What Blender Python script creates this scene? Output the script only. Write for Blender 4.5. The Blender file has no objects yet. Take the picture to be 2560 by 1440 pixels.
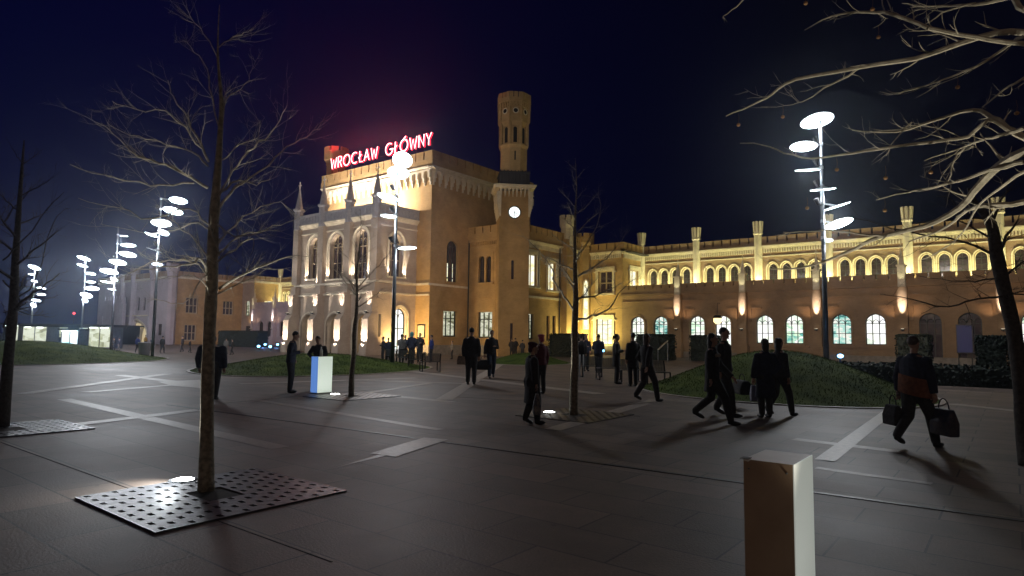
import bpy, bmesh, math, random
from mathutils import Vector, Matrix
from mathutils.geometry import tessellate_polygon
R = math.radians
random.seed(7)
scn = bpy.context.scene
# ---------------------------------------------------------------- camera
F_PX = 1600.0
PSI = R(38.0); TH = math.atan(125/1600.0); ROLL = 0.012; CZ = 1.62
fwd_h = Vector((-math.sin(PSI), math.cos(PSI), 0)); rgt = Vector((math.cos(PSI), math.sin(PSI), 0))
cf = (fwd_h*math.cos(TH) + Vector((0, 0, 1))*math.sin(TH)).normalized()
cu = rgt.cross(cf).normalized()
cr = rgt*math.cos(ROLL) + cu*math.sin(ROLL)
cu2 = cu*math.cos(ROLL) - rgt*math.sin(ROLL)
CAM = Vector((0, 0, CZ))
cam_d = bpy.data.cameras.new('camera'); cam = bpy.data.objects.new('camera', cam_d)
scn.collection.objects.link(cam); scn.camera = cam
cam_d.sensor_width = 36; cam_d.lens = 36*F_PX/2560; cam_d.clip_start = 0.05; cam_d.clip_end = 3000
M = Matrix((cr, cu2, -cf)).transposed().to_4x4(); M.translation = CAM
cam.matrix_world = M
# ---------------------------------------------------------------- night sky
w = bpy.data.worlds.new('World'); scn.world = w; w.use_nodes = True
nt = w.node_tree; nt.nodes.clear()
wo = nt.nodes.new('ShaderNodeOutputWorld'); bg = nt.nodes.new('ShaderNodeBackground')
tc = nt.nodes.new('ShaderNodeTexCoord'); sp = nt.nodes.new('ShaderNodeSeparateXYZ')
nt.links.new(tc.outputs['Generated'], sp.inputs[0])
mr = nt.nodes.new('ShaderNodeMapRange'); mr.inputs['From Min'].default_value = -0.2; mr.inputs['From Max'].default_value = -1.0
nt.links.new(sp.outputs['X'], mr.inputs['Value'])
mx = nt.nodes.new('ShaderNodeMix'); mx.data_type = 'RGBA'
mx.inputs['A'].default_value = (0.0006, 0.0006, 0.0036, 1); mx.inputs['B'].default_value = (0.0001, 0.0006, 0.019, 1)
nt.links.new(mr.outputs[0], mx.inputs['Factor']); nt.links.new(mx.outputs['Result'], bg.inputs['Color'])
bg.inputs['Strength'].default_value = 1.0
nt.links.new(bg.outputs[0], wo.inputs[0])
scn.view_settings.view_transform = 'Standard'; scn.view_settings.look = 'None'
scn.view_settings.exposure = 0.0; scn.view_settings.gamma = 1
scn.cycles.use_denoising = True
scn.cycles.max_bounces = 5; scn.cycles.diffuse_bounces = 3; scn.cycles.glossy_bounces = 3; scn.cycles.volume_bounces = 0
scn.cycles.sample_clamp_indirect = 4; scn.cycles.caustics_reflective = False; scn.cycles.caustics_refractive = False
scn.cycles.use_light_tree = True

# ---------------------------------------------------------------- pixel helpers (photo 2560x1440 -> world)
def ray(px, py):
    return (cf + cr*((px-1280)/F_PX) + cu2*((720-py)/F_PX))
def ground(px, py, z=0.0):
    d = ray(px, py); t = (z-CZ)/d.z; return CAM + d*t
def at(px, py, t):                       # point at camera depth t
    return CAM + ray(px, py)*t
def on_x(px, py, X):
    d = ray(px, py); return CAM + d*(X/d.x)
def on_y(px, py, Y):
    d = ray(px, py); return CAM + d*(Y/d.y)
def zat(X, Y, py):                       # height of the point above (X,Y) seen at row py
    lo, hi = -2.0, 40.0
    for _ in range(40):
        m = (lo+hi)/2; v = Vector((X, Y, m))-CAM
        y = 720 - F_PX*v.dot(cu2)/v.dot(cf)
        if y > py: lo = m
        else: hi = m
    return (lo+hi)/2

# ---------------------------------------------------------------- mesh builder
class MB:
    def __init__(s): s.v = []; s.f = []
    def add(s, vs, fs):
        b = len(s.v); s.v += [tuple(p) for p in vs]; s.f += [tuple(i+b for i in f) for f in fs]
    def box(s, x0, x1, y0, y1, z0, z1):
        s.add([(x0,y0,z0),(x1,y0,z0),(x1,y1,z0),(x0,y1,z0),(x0,y0,z1),(x1,y0,z1),(x1,y1,z1),(x0,y1,z1)],
              [(3,2,1,0),(4,5,6,7),(0,1,5,4),(1,2,6,5),(2,3,7,6),(3,0,4,7)])
    def hexa(s, p):                      # 8 points: bottom 4 ccw, top 4
        s.add(p, [(3,2,1,0),(4,5,6,7),(0,1,5,4),(1,2,6,5),(2,3,7,6),(3,0,4,7)])
    def bar(s, a, b, w, h=None, up=(0,0,1)):
        a = Vector(a); b = Vector(b); h = h or w; d = (b-a).normalized(); up = Vector(up)
        if abs(d.dot(up)) > .98: up = Vector((1,0,0))
        sx = d.cross(up).normalized()*w/2; sy = sx.cross(d).normalized()*h/2
        s.hexa([a-sx-sy, a+sx-sy, a+sx+sy, a-sx+sy, b-sx-sy, b+sx-sy, b+sx+sy, b-sx+sy])
    def tube(s, pts, rad, seg=6, cap=True):
        pts = [Vector(p) for p in pts]; n = len(pts)
        if not hasattr(rad, '__len__'): rad = [rad]*n
        vs = []; prev = None
        for i, p in enumerate(pts):
            d = (pts[min(i+1, n-1)]-pts[max(i-1, 0)])
            d = d.normalized() if d.length > 1e-9 else Vector((0,0,1))
            if prev is None:
                ref = Vector((0,0,1)) if abs(d.z) < .9 else Vector((1,0,0))
                a = d.cross(ref).normalized()
            else:
                a = (prev - d*prev.dot(d))
                a = a.normalized() if a.length > 1e-6 else d.orthogonal().normalized()
            prev = a; b = d.cross(a)
            for k in range(seg):
                an = 2*math.pi*k/seg
                vs.append(p + (a*math.cos(an)+b*math.sin(an))*rad[i])
        fs = []
        for i in range(n-1):
            for k in range(seg):
                k2 = (k+1) % seg
                fs.append((i*seg+k, i*seg+k2, (i+1)*seg+k2, (i+1)*seg+k))
        if cap:
            fs.append(tuple(reversed(range(seg)))); fs.append(tuple((n-1)*seg+k for k in range(seg)))
        s.add(vs, fs)
    def lathe(s, c, prof, seg=12, rot=0.0, ang=None):    # prof: (r,z)
        vs = []; fs = []; n = len(prof)
        for r, z in prof:
            for k in range(seg):
                an = rot+2*math.pi*k/seg
                vs.append((c[0]+r*math.cos(an), c[1]+r*math.sin(an), z))
        for i in range(n-1):
            for k in range(seg):
                k2 = (k+1) % seg
                fs.append((i*seg+k, i*seg+k2, (i+1)*seg+k2, (i+1)*seg+k))
        fs.append(tuple(reversed(range(seg)))); fs.append(tuple((n-1)*seg+k for k in range(seg)))
        s.add(vs, fs)
    def ell(s, c, r, seg=12, rings=8, mat=None):
        vs = []; fs = []
        c = Vector(c)
        for i in range(rings+1):
            ph = math.pi*i/rings
            for k in range(seg):
                an = 2*math.pi*k/seg
                p = Vector((r[0]*math.sin(ph)*math.cos(an), r[1]*math.sin(ph)*math.sin(an), r[2]*math.cos(ph)))
                if mat: p = mat @ p
                vs.append(c+p)
        for i in range(rings):
            for k in range(seg):
                k2 = (k+1) % seg
                fs.append((i*seg+k, (i+1)*seg+k, (i+1)*seg+k2, i*seg+k2))
        s.add(vs, fs)
    def mesh(s, name):
        me = bpy.data.meshes.new(name); me.from_pydata(s.v, [], s.f); me.update(); return me
    def build(s, name, mat, parent=None, smooth=False, merge=False):
        me = s.mesh(name)
        if merge:
            bm = bmesh.new(); bm.from_mesh(me); bmesh.ops.remove_doubles(bm, verts=bm.verts, dist=1e-5)
            bmesh.ops.recalc_face_normals(bm, faces=bm.faces); bm.to_mesh(me); bm.free()
        if mat: me.materials.append(mat)
        if smooth:
            for p in me.polygons: p.use_smooth = True
        o = bpy.data.objects.new(name, me); scn.collection.objects.link(o)
        if parent: attach(o, parent)
        return o
_base = {}
def attach(o, parent):                   # parts are modelled in world space; parents are Empties at the thing's base
    o.parent = parent
    b = _base.get(parent.name)
    if b is not None: o.location = Vector(o.location) - b
def thing(name, label, cat, loc=(0,0,0), group=None):
    o = bpy.data.objects.new(name, None); scn.collection.objects.link(o); o.location = loc
    o.empty_display_size = .2
    _base[o.name] = Vector(loc); o['label'] = label; o['category'] = cat
    if group: o['group'] = group
    return o
def tag(o, label, cat, group=None):
    o['label'] = label; o['category'] = cat
    if group: o['group'] = group
    return o
def struct(o, kind='structure'):
    o['kind'] = kind; return o
def copy_thing(root, label, delta, group=None):
    r = root.copy(); scn.collection.objects.link(r); r.location = Vector(root.location)+Vector(delta); r['label'] = label
    _base[r.name] = Vector(r.location)
    if group: r['group'] = group
    for ch in [c for c in scn.objects if c.parent == root]:
        c = ch.copy(); scn.collection.objects.link(c); c.parent = r
        for g in [q for q in scn.objects if q.parent == ch]:
            d = g.copy(); scn.collection.objects.link(d); d.parent = c
    return r

# ---------------------------------------------------------------- materials
def newmat(name):
    m = bpy.data.materials.new(name); m.use_nodes = True; n = m.node_tree
    return m, n, n.nodes['Principled BSDF']
def setp(b, **k):
    for a, v in k.items(): b.inputs[a.replace('_', ' ')].default_value = v
def noisy(name, c1, c2, scale=3.0, rough=.8, metal=0.0, bump=0.0, detail=6, spec=.5, rmin=None):
    m, n, b = newmat(name)
    tc = n.nodes.new('ShaderNodeNewGeometry'); no = n.nodes.new('ShaderNodeTexNoise'); no.inputs['Scale'].default_value = scale; no.inputs['Detail'].default_value = detail
    n.links.new(tc.outputs['Position'], no.inputs['Vector'])
    rp = n.nodes.new('ShaderNodeValToRGB'); rp.color_ramp.elements[0].position = .35; rp.color_ramp.elements[1].position = .65
    rp.color_ramp.elements[0].color = (*c1, 1); rp.color_ramp.elements[1].color = (*c2, 1)
    n.links.new(no.outputs['Fac'], rp.inputs[0]); n.links.new(rp.outputs[0], b.inputs['Base Color'])
    setp(b, Roughness=rough, Metallic=metal); b.inputs['Specular IOR Level'].default_value = spec
    if bump:
        bp = n.nodes.new('ShaderNodeBump'); bp.inputs['Strength'].default_value = bump; bp.inputs['Distance'].default_value = .02
        n.links.new(no.outputs['Fac'], bp.inputs['Height']); n.links.new(bp.outputs[0], b.inputs['Normal'])
    return m
def plain(name, c, rough=.6, metal=0.0):
    m, n, b = newmat(name); setp(b, Base_Color=(*c, 1), Roughness=rough, Metallic=metal); return m
def emit(name, c, s, base=(.02,.02,.02)):
    m, n, b = newmat(name); setp(b, Base_Color=(*base, 1), Emission_Color=(*c, 1), Emission_Strength=s, Roughness=.5); return m
def brickwall(name, c1, c2, mortar, bw=.34, bh=.085, stain=.35):
    m, n, b = newmat(name); L = n.links.new; N = n.nodes.new
    g = N('ShaderNodeNewGeometry'); s = N('ShaderNodeSeparateXYZ'); L(g.outputs['Position'], s.inputs[0])
    a = N('ShaderNodeMath'); a.operation = 'ADD'; L(s.outputs['X'], a.inputs[0]); L(s.outputs['Y'], a.inputs[1])
    cmb = N('ShaderNodeCombineXYZ'); L(a.outputs[0], cmb.inputs['X']); L(s.outputs['Z'], cmb.inputs['Y'])
    br = N('ShaderNodeTexBrick'); L(cmb.outputs[0], br.inputs['Vector'])
    br.inputs['Color1'].default_value = (*c1, 1); br.inputs['Color2'].default_value = (*c2, 1); br.inputs['Mortar'].default_value = (*mortar, 1)
    br.inputs['Scale'].default_value = 1; br.inputs['Brick Width'].default_value = bw; br.inputs['Row Height'].default_value = bh
    br.inputs['Mortar Size'].default_value = .012; br.inputs['Mortar Smooth'].default_value = .5
    no = N('ShaderNodeTexNoise'); no.inputs['Scale'].default_value = .55; no.inputs['Detail'].default_value = 8; no.inputs['Roughness'].default_value = .65
    L(g.outputs['Position'], no.inputs['Vector'])
    mrr = N('ShaderNodeMapRange'); mrr.inputs['From Min'].default_value = .3; mrr.inputs['From Max'].default_value = .7
    mrr.inputs['To Min'].default_value = 1-stain; mrr.inputs['To Max'].default_value = 1.08; L(no.outputs['Fac'], mrr.inputs['Value'])
    mu = N('ShaderNodeMix'); mu.data_type = 'RGBA'; mu.blend_type = 'MULTIPLY'; mu.inputs['Factor'].default_value = 1
    L(br.outputs['Color'], mu.inputs['A']); L(mrr.outputs[0], mu.inputs['B']); L(mu.outputs['Result'], b.inputs['Base Color'])
    bp = N('ShaderNodeBump'); bp.inputs['Strength'].default_value = .4; bp.inputs['Distance'].default_value = .01
    L(br.outputs['Fac'], bp.inputs['Height']); bp.invert = True; L(bp.outputs[0], b.inputs['Normal'])
    setp(b, Roughness=.85); b.inputs['Specular IOR Level'].default_value = .2
    return m
def litglass(name, c1, c2, c3, strength, scale=2.2):
    m, n, b = newmat(name); L = n.links.new; N = n.nodes.new
    g = N('ShaderNodeNewGeometry'); mp = N('ShaderNodeMapping'); mp.inputs['Scale'].default_value = (1.0, 1.0, 1.9); L(g.outputs['Position'], mp.inputs['Vector'])
    vo = N('ShaderNodeTexVoronoi'); vo.inputs['Scale'].default_value = scale; vo.distance = 'CHEBYCHEV'; L(mp.outputs[0], vo.inputs['Vector'])
    no = N('ShaderNodeTexNoise'); no.inputs['Scale'].default_value = 1.1; L(g.outputs['Position'], no.inputs['Vector'])
    sp = N('ShaderNodeSeparateColor'); L(vo.outputs['Color'], sp.inputs[0])
    ad = N('ShaderNodeMath'); ad.operation = 'MULTIPLY_ADD'; L(sp.outputs[0], ad.inputs[0]); ad.inputs[1].default_value = .5; L(no.outputs['Fac'], ad.inputs[2])
    rp = N('ShaderNodeValToRGB'); e = rp.color_ramp.elements; e[0].position = .42; e[0].color = (*c1, 1); e[1].position = .9; e[1].color = (*c3, 1)
    q = e.new(.62); q.color = (*c2, 1)
    L(ad.outputs[0], rp.inputs[0]); L(rp.outputs[0], b.inputs['Emission Color'])
    setp(b, Base_Color=(.03,.03,.03,1), Roughness=.15, Emission_Strength=strength)
    return m
OCH = brickwall('ochre_brick', (.53,.355,.165), (.48,.31,.14), (.45,.31,.16))
OCH2 = brickwall('red_ochre_brick', (.40,.27,.165), (.36,.24,.145), (.34,.25,.17))
PORT = brickwall('pale_brick', (.50,.40,.31), (.46,.37,.28), (.44,.36,.30), stain=.22)
TRIM = noisy('pale_stone', (.60,.53,.40), (.72,.64,.50), 2.0, .8, bump=.15)
STONE = noisy('grey_stone', (.22,.20,.18), (.32,.29,.26), 3.0, .85, bump=.3)
ROOF = plain('roof_metal', (.03,.03,.035), .6)
LEAD = noisy('pinnacle_slate', (.30,.29,.30), (.38,.36,.36), 4, .6)
DARKGL = None
def darkglass():
    m, n, b = newmat('dark_glass'); L = n.links.new; N = n.nodes.new
    g = N('ShaderNodeNewGeometry'); no = N('ShaderNodeTexNoise'); no.inputs['Scale'].default_value = 1.6; L(g.outputs['Position'], no.inputs['Vector'])
    rp = N('ShaderNodeValToRGB'); rp.color_ramp.elements[0].color = (.012,.009,.012,1); rp.color_ramp.elements[1].color = (.06,.04,.045,1)
    L(no.outputs['Fac'], rp.inputs[0]); L(rp.outputs[0], b.inputs['Base Color']); setp(b, Roughness=.12)
    rp2 = N('ShaderNodeValToRGB'); rp2.color_ramp.elements[0].position = .45; rp2.color_ramp.elements[0].color = (.006,.004,.005,1); rp2.color_ramp.elements[1].color = (.05,.035,.02,1)
    L(no.outputs['Fac'], rp2.inputs[0]); L(rp2.outputs[0], b.inputs['Emission Color']); b.inputs['Emission Strength'].default_value = 1
    return m
DARKGL = darkglass()
LITC = litglass('lit_glass_cool', (.14,.46,.40), (.72,.95,.68), (1,1,.95), 1.15)
LITC2 = litglass('lit_glass_pale', (.45,.60,.48), (.95,1,.85), (1,1,1), 1.25, 1.3)
LITC3 = litglass('lit_glass_green', (.05,.22,.20), (.35,.75,.65), (1,1,.9), 1.0, 3.0)
LITW = litglass('lit_glass_warm', (.75,.62,.25), (1,.92,.55), (1,1,.85), 1.25)
LITD = litglass('lit_glass_dim', (.16,.15,.08), (.45,.47,.30), (.95,.95,.75), .75, 3)
LITB = litglass('lit_glass_hall', (.55,.85,.80), (.9,1,.95), (1,1,1), 1.5)
FRAME = plain('window_frame_dark', (.03,.035,.03), .5)
MULL = plain('window_mullion_stone', (.42,.34,.22), .8)
METAL = noisy('painted_steel', (.10,.11,.12), (.14,.15,.16), 5, .35, .6)
BLACKM = plain('black_steel', (.02,.02,.022), .4, .3)
LENSW = emit('lamp_lens_white', (1,.96,.88), 6.0)
LENSY = emit('lamp_lens_warm', (1,.86,.62), 3.0)

# ---------------------------------------------------------------- wall frames
class Fr:
    def __init__(s, O, u, n): s.O = Vector((O[0], O[1], 0)); s.u = Vector((u[0], u[1], 0)).normalized(); s.n = Vector((n[0], n[1], 0)).normalized()
    def p(s, a, z, d=0.0): q = s.O + s.u*a + s.n*d; return Vector((q.x, q.y, z))
    def box(s, mb, a0, a1, z0, z1, d0, d1):
        mb.hexa([s.p(a0,z0,d0), s.p(a1,z0,d0), s.p(a1,z0,d1), s.p(a0,z0,d1), s.p(a0,z1,d0), s.p(a1,z1,d0), s.p(a1,z1,d1), s.p(a0,z1,d1)])
    def hit(s, px, py):
        d = ray(px, py); t = (s.O-CAM).dot(s.n)/d.dot(s.n); q = CAM + d*t
        return (q-s.O).dot(s.u), q.z
def arch(a0, a1, z0, zs, rise, kind, seg=6):
    c = (a0+a1)/2; w = (a1-a0)/2; pts = [(a0, z0), (a1, z0)]
    if kind == 'rect': return pts + [(a1, zs+rise), (a0, zs+rise)]
    top = []
    for i in range(seg+1):
        s = i/seg
        if kind == 'round': x = w*math.cos(s*math.pi/2); z = math.sin(s*math.pi/2)
        else:
            an = s*math.pi/3; x = 2*w*math.cos(an)-w; z = math.sin(an)/.8660254
            if kind == 'tudor': z = (z*.55 + .45*math.sin(s*math.pi/2)**.7) if s < 1 else 1
        top.append((x, z))
    for x, z in top: pts.append((c+x, zs+z*rise))
    for x, z in reversed(top[:-1]): pts.append((c-x, zs+z*rise))
    return pts
def wall_mb(mb, fr, a0, a1, z0, z1, loops, thick=.35):
    outer = [(a0,z0),(a1,z0),(a1,z1),(a0,z1)]
    polys = [[Vector((p[0],p[1],0)) for p in outer]] + [[Vector((p[0],p[1],0)) for p in reversed(l)] for l in loops]
    tris = tessellate_polygon(polys); flat = [q for pl in polys for q in pl]
    mb.add([fr.p(q.x, q.y, 0) for q in flat], [tuple(t) for t in tris])
    for l in loops:
        n = len(l)
        mb.add([fr.p(x,z,0) for x,z in l]+[fr.p(x,z,-thick) for x,z in l], [(i,(i+1)%n,n+(i+1)%n,n+i) for i in range(n)])
def fill(fr, loop, d):
    mb = MB(); t = tessellate_polygon([[Vector((x,z,0)) for x,z in loop]])
    mb.add([fr.p(x,z,d) for x,z in loop], [tuple(q) for q in t]); return mb
def ring(mb, fr, li, lo, d0, d1, skip_bottom=True):
    n = len(li); rng = range(1, n) if skip_bottom else range(n)
    vs = [fr.p(*p, d1) for p in li]+[fr.p(*p, d1) for p in lo]+[fr.p(*p, d0) for p in li]+[fr.p(*p, d0) for p in lo]
    fs = []
    for i in rng:
        j = (i+1) % n
        fs += [(i,j,n+j,n+i), (n+i,n+j,3*n+j,3*n+i), (j,i,2*n+i,2*n+j)]
    mb.add(vs, fs)
def arch_z(spec, a):                      # height of the arch at position a
    a0, a1, z0, zs, rise, kind = spec
    if kind == 'rect': return zs+rise
    l = arch(*spec, seg=16); best = zs
    pts = l[2:]
    for i in range(len(pts)-1):
        x0, y0 = pts[i]; x1, y1 = pts[i+1]
        if min(x0,x1)-1e-6 <= a <= max(x0,x1)+1e-6 and abs(x1-x0) > 1e-9:
            return y0+(y1-y0)*(a-x0)/(x1-x0)
    return best
def window(fr, spec, parent, glass, frame, nm=2, trans=(), d=-.3, bar=.05, tracery=True, label=None, border=True):
    a0, a1, z0, zs, rise, kind = spec
    mb = MB(); ds = d+.02; de = d+.09
    lo = arch(*spec); li = arch(a0+bar, a1-bar, z0+bar, zs, max(rise-bar, .01), kind)
    if border: ring(mb, fr, li, lo, ds, de, False)
    for k in range(1, nm+1):
        a = a0+(a1-a0)*k/(nm+1); fr.box(mb, a-bar*.4, a+bar*.4, z0+bar, arch_z(spec, a)-bar*.5, ds, de)
    for z in trans: 
        aa, bb = a0+bar, a1-bar
        if z > zs:
            k = max(0, 1-((z-zs)/max(rise,.01))**2)**.5; c = (a0+a1)/2; aa = c-(c-a0)*k+bar; bb = c+(a1-c)*k-bar
        fr.box(mb, aa, bb, z-bar*.35, z+bar*.35, ds+.005, de-.005)
    if tracery and nm:
        wv = (a1-a0)/(nm+1)
        for k in range(nm+1):
            c = a0+wv*(k+.5); pts = []
            for i in range(9):
                th = math.pi*i/8; x = c+wv*.46*math.cos(th); z = zs-.1+wv*.75*math.sin(th)
                pts.append(fr.p(x, min(z, arch_z(spec, min(max(x,a0+.01),a1-.01))-.02), (ds+de)/2))
            mb.tube(pts, bar*.33, 4)
    o = mb.build('window', frame, parent)
    if label: o['label'] = label
    fill(fr, lo, d).build('pane', glass, o)
    return o
def parapet(mb, fr, a0, a1, z0, z1, d0, d1, pitch=1.0, gap=.14, gh=.55, back=True):
    fr.box(mb, a0, a1, z0, z1-gh, d0, d1)
    n = max(1, round((a1-a0)/pitch)); p = (a1-a0)/n
    for k in range(n):
        fr.box(mb, a0+k*p+gap/2, a0+(k+1)*p-gap/2, z1-gh, z1-.06, d0+.004, d1-.004)
        fr.box(mb, a0+k*p+gap/2-.03, a0+(k+1)*p-gap/2+.03, z1-.06, z1, d0-.03, d1+.03)
def corbels(mb, fr, a0, a1, z0, z1, dep, pitch=.6, w=.2):
    n = max(1, round((a1-a0)/pitch)); p = (a1-a0)/n; h = z1-z0
    for k in range(n+1):
        a = a0+k*p
        fr.box(mb, a-w/2, a+w/2, z0+h*.45, z1, 0, dep*.98)
        fr.box(mb, a-w/2+.02, a+w/2-.02, z0+h*.2, z0+h*.45, 0, dep*.62)
        fr.box(mb, a-w/2+.04, a+w/2-.04, z0, z0+h*.2, 0, dep*.3)
        if k < n:                        # arched infill between corbels
            c = a+p/2; hw = p/2-w/2; vs = []; N = 6
            for i in range(N+1):
                th = math.pi*i/N; vs.append((c+hw*math.cos(th), z1-h*.38+h*.3*math.sin(th)))
            for i in range(N):
                (x0,y0),(x1,y1) = vs[i], vs[i+1]
                mb.hexa([fr.p(x0,y0,0),fr.p(x1,y1,0),fr.p(x1,y1,dep*.95),fr.p(x0,y0,dep*.95),fr.p(x0,z1,0),fr.p(x1,z1,0),fr.p(x1,z1,dep*.95),fr.p(x0,z1,dep*.95)])
def cornice(mb, fr, a0, a1, z, dep=.25, h=.3, steps=3):
    for i in range(steps):
        fr.box(mb, a0, a1, z+h*i/steps+(.002 if i else 0), z+h*(i+1)/steps, -.02, dep*(i+1)/steps)
def dentils(mb, fr, a0, a1, z0, z1, dep, pitch=.3):
    n = max(1, round((a1-a0)/pitch)); p = (a1-a0)/n
    for k in range(n): fr.box(mb, a0+k*p+p*.2, a0+k*p+p*.8, z0, z1, 0, dep)
def light(kind, name, loc, power, color, parent=None, target=None, **k):
    ld = bpy.data.lights.new(name, kind); ld.energy = power; ld.color = color
    for a, v in k.items(): setattr(ld, a, v)
    o = bpy.data.objects.new(name, ld); scn.collection.objects.link(o); o.location = loc
    if target is not None:
        o.rotation_euler = (Vector(target)-Vector(loc)).to_track_quat('-Z', 'Y').to_euler()
    if parent: attach(o, parent)
    return o
# ================================================================ STATION
ST = thing('station_building', 'long ochre brick railway station with battlements, clock tower and projecting entrance porch', 'station', (-49.3, 40.8, 0))
def FY(Y, n=-1): return Fr((0, Y), (1, 0), (0, n))
def FX(X, n=1): return Fr((X, 0), (0, 1), (n, 0))
def wpx(fr, xl, xr, yt, yb, kind='rect', frac=.6):
    ym = (yt+yb)/2; xc = (xl+xr)/2
    a0 = fr.hit(xl, ym)[0]; a1 = fr.hit(xr, ym)[0]
    if a0 > a1: a0, a1 = a1, a0
    zb = fr.hit(xc, yb)[1]; zt = fr.hit(xc, yt)[1]; r = (a1-a0)*frac if kind != 'rect' else .01
    return (a0, a1, zb, zt-r, r, kind)
def big(spec, e, er=None): 
    a0,a1,z0,zs,r,k = spec; return (a0-e, a1+e, z0, zs if k != 'rect' else zs, (r+(er or e)), k)
def surround(mb, fr, spec, es=(.12,.24), ds=(.04,.1), sill=True):
    prev = spec
    for e, d in zip(es, ds):
        nx = big(spec, e); ring(mb, fr, arch(*prev), arch(*nx), -.01, d); prev = nx
    if sill: fr.box(mb, spec[0]-es[-1]-.05, spec[1]+es[-1]+.05, spec[2]-.16, spec[2]-.003, 0, ds[-1]+.1)
def hood(mb, fr, spec, e=.3, drop=.6, d=.14):
    a0, a1, z0, zs, r, k = spec; zt = zs+r+e
    fr.box(mb, a0-e, a1+e, zt, zt+.14, 0, d)
    for s0, s1 in ((a0-e, a0-e+.14), (a1+e-.14, a1+e)):
        fr.box(mb, s0, s1, zt-drop, zt-.003, 0, d)
    fr.box(mb, a0-e-.2, a0-e, zt-drop, zt-drop+.13, 0, d); fr.box(mb, a1+e, a1+e+.2, zt-drop, zt-drop+.13, 0, d)
def lampfix(loc, dirv, name='wall_lamp'):
    mb = MB(); x, y, z = loc; mb.box(x-.12, x+.12, y-.1, y+.1, z-.07, z+.05)
    mb.box(x-.03, x+.03, y-.02, y+.3, z-.12, z-.07)
    o = mb.build(name, BLACKM, ST); l = MB(); l.box(x-.1, x+.1, y-.08, y+.08, z+.052, z+.06); l.build('lamp_lens', LENSY, o)
    return o

# ---------- central block
XL, XR, YB = -57.3, -41.3, 40.8
fb = FY(YB); sb = FX(XR); ZB = 17.2; ZBT = 18.6
porch_door = (-51.2, -47.4, 0.0, 2.6, 1.0, 'tudor')
w1 = wpx(sb, 1116, 1144, 602, 705, 'round', .5); w2 = wpx(sb, 1107, 1142, 778, 842)
m = MB(); wall_mb(m, fb, XL, XR, 0, ZBT-.5, []); m.build('wall', OCH, ST)
m = MB(); wall_mb(m, sb, YB, 56.0, 0, ZBT-.5, [arch(*w1), arch(*w2)]); m.build('wall', OCH, ST)
m = MB(); m.box(XL, XR-.6, YB+.6, 56.0, 0, ZBT-.8); m.build('roof', ROOF, ST)
m = MB()
parapet(m, fb, XL-.3, XR+.4, ZB, ZBT, -.1, .4, 1.12, .16, .75); parapet(m, sb, YB-.395, 56, ZB, ZBT, -.1, .4, 1.12, .16, .75)
m.build('parapet', OCH, ST)
m = MB(); cornice(m, fb, XL-.3, XR+.5, ZB-.3, .5, .3); cornice(m, sb, YB-.5, 56, ZB-.302, .5, .3)
corbels(m, fb, XL+.2, XR-.1, 15.5, ZB-.3, .38, .78, .24); corbels(m, sb, YB+.15, 56, 15.5, ZB-.304, .38, .78, .24)
m.build('cornice', TRIM, ST)
m = MB(); surround(m, sb, w2, (.1,), (.04,)); surround(m, sb, w1, (.09,), (.03,)); m.build('window_surround', OCH, ST)
window(sb, w1, ST, DARKGL, FRAME, 2, (w1[2]+1.4,), bar=.05)
window(sb, w2, ST, LITD, FRAME, 2, (w2[2]+(w2[3]-w2[2])*.72,), bar=.13, tracery=False)
l2 = MB()
for k in (-.22, .22):
    c = (w1[0]+w1[1])/2+k*(w1[1]-w1[0]); sb.box(l2, c-.05, c+.05, w1[2]+.45, w1[2]+1.75, -.27, -.262); sb.box(l2, c-.05, c+.05, w1[2]+.08, w1[2]+.3, -.27, -.262)
l2.build('lit_pane', LITW, ST)
def turret(name, c, r, z0, z1, crown, mat, seg=8, parent=ST, flare=1.28, rot=0, slots=8):
    m = MB(); zc = z1-crown
    m.lathe(c, [(r, z0), (r, zc-.5), (r*1.06, zc-.45), (r*1.06, zc-.3), (r, zc-.28), (r*flare, zc+.1), (r*flare, z1-.45)], seg, rot)
    for k in range(slots):
        an = rot+2*math.pi*(k+.5)/slots; h = math.pi/slots*.74; q = []
        for z in (z1-.46, z1):
            for rr, aa in ((r*flare*.8, an-h), (r*flare*1.0, an-h), (r*flare*1.0, an+h), (r*flare*.8, an+h)): q.append((c[0]+rr*math.cos(aa), c[1]+rr*math.sin(aa), z))
        m.hexa(q)
    return m.build(name, mat, parent)
pt = on_y(838, 500, 42.3)
turret('corner_turret', (pt.x, 42.3), 1.05, 12, zat(pt.x, 42.3, 373), 1.5, OCH, rot=R(22.5))
# inner wall between block and clock tower
f46 = FY(46.0); ZC = 12.2; ZC2 = 11.0
wA = wpx(f46, 1197, 1210.5, 640, 707, 'round', .5); wB = wpx(f46, 1214.5, 1228, 640, 707, 'round', .5); wC = wpx(f46, 1194, 1230, 780, 845)
m = MB(); wall_mb(m, f46, XR, -35.5, 0, ZC-.5, [arch(*wA), arch(*wB), arch(*wC)]); m.build('wall', OCH, ST)
for q in (wA, wB): window(f46, q, ST, DARKGL, FRAME, 1, (q[2]+1.2,), bar=.06)
window(f46, wC, ST, LITD, FRAME, 2, (wC[2]+(wC[3]-wC[2])*.72,), bar=.13, tracery=False)
m = MB(); surround(m, f46, (wA[0], wB[1]+.0, wA[2], wA[3]+.35, .01, 'rect'), (.3,), (.05,)); f46.box(m, XR, -35.5, ZC2-.25, ZC2, 0, .16); f46.box(m, XR, -35.5, 5.4, 5.6, 0, .09)
dentils(m, f46, XR+.2, -35.6, ZC2-.6, ZC2-.25, .12, .22); m.build('cornice', OCH, ST)
m = MB(); parapet(m, f46, XR, -35.5, ZC2, ZC, -.1, .25, .95, .13, .65); m.build('parapet', OCH, ST)
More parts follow.
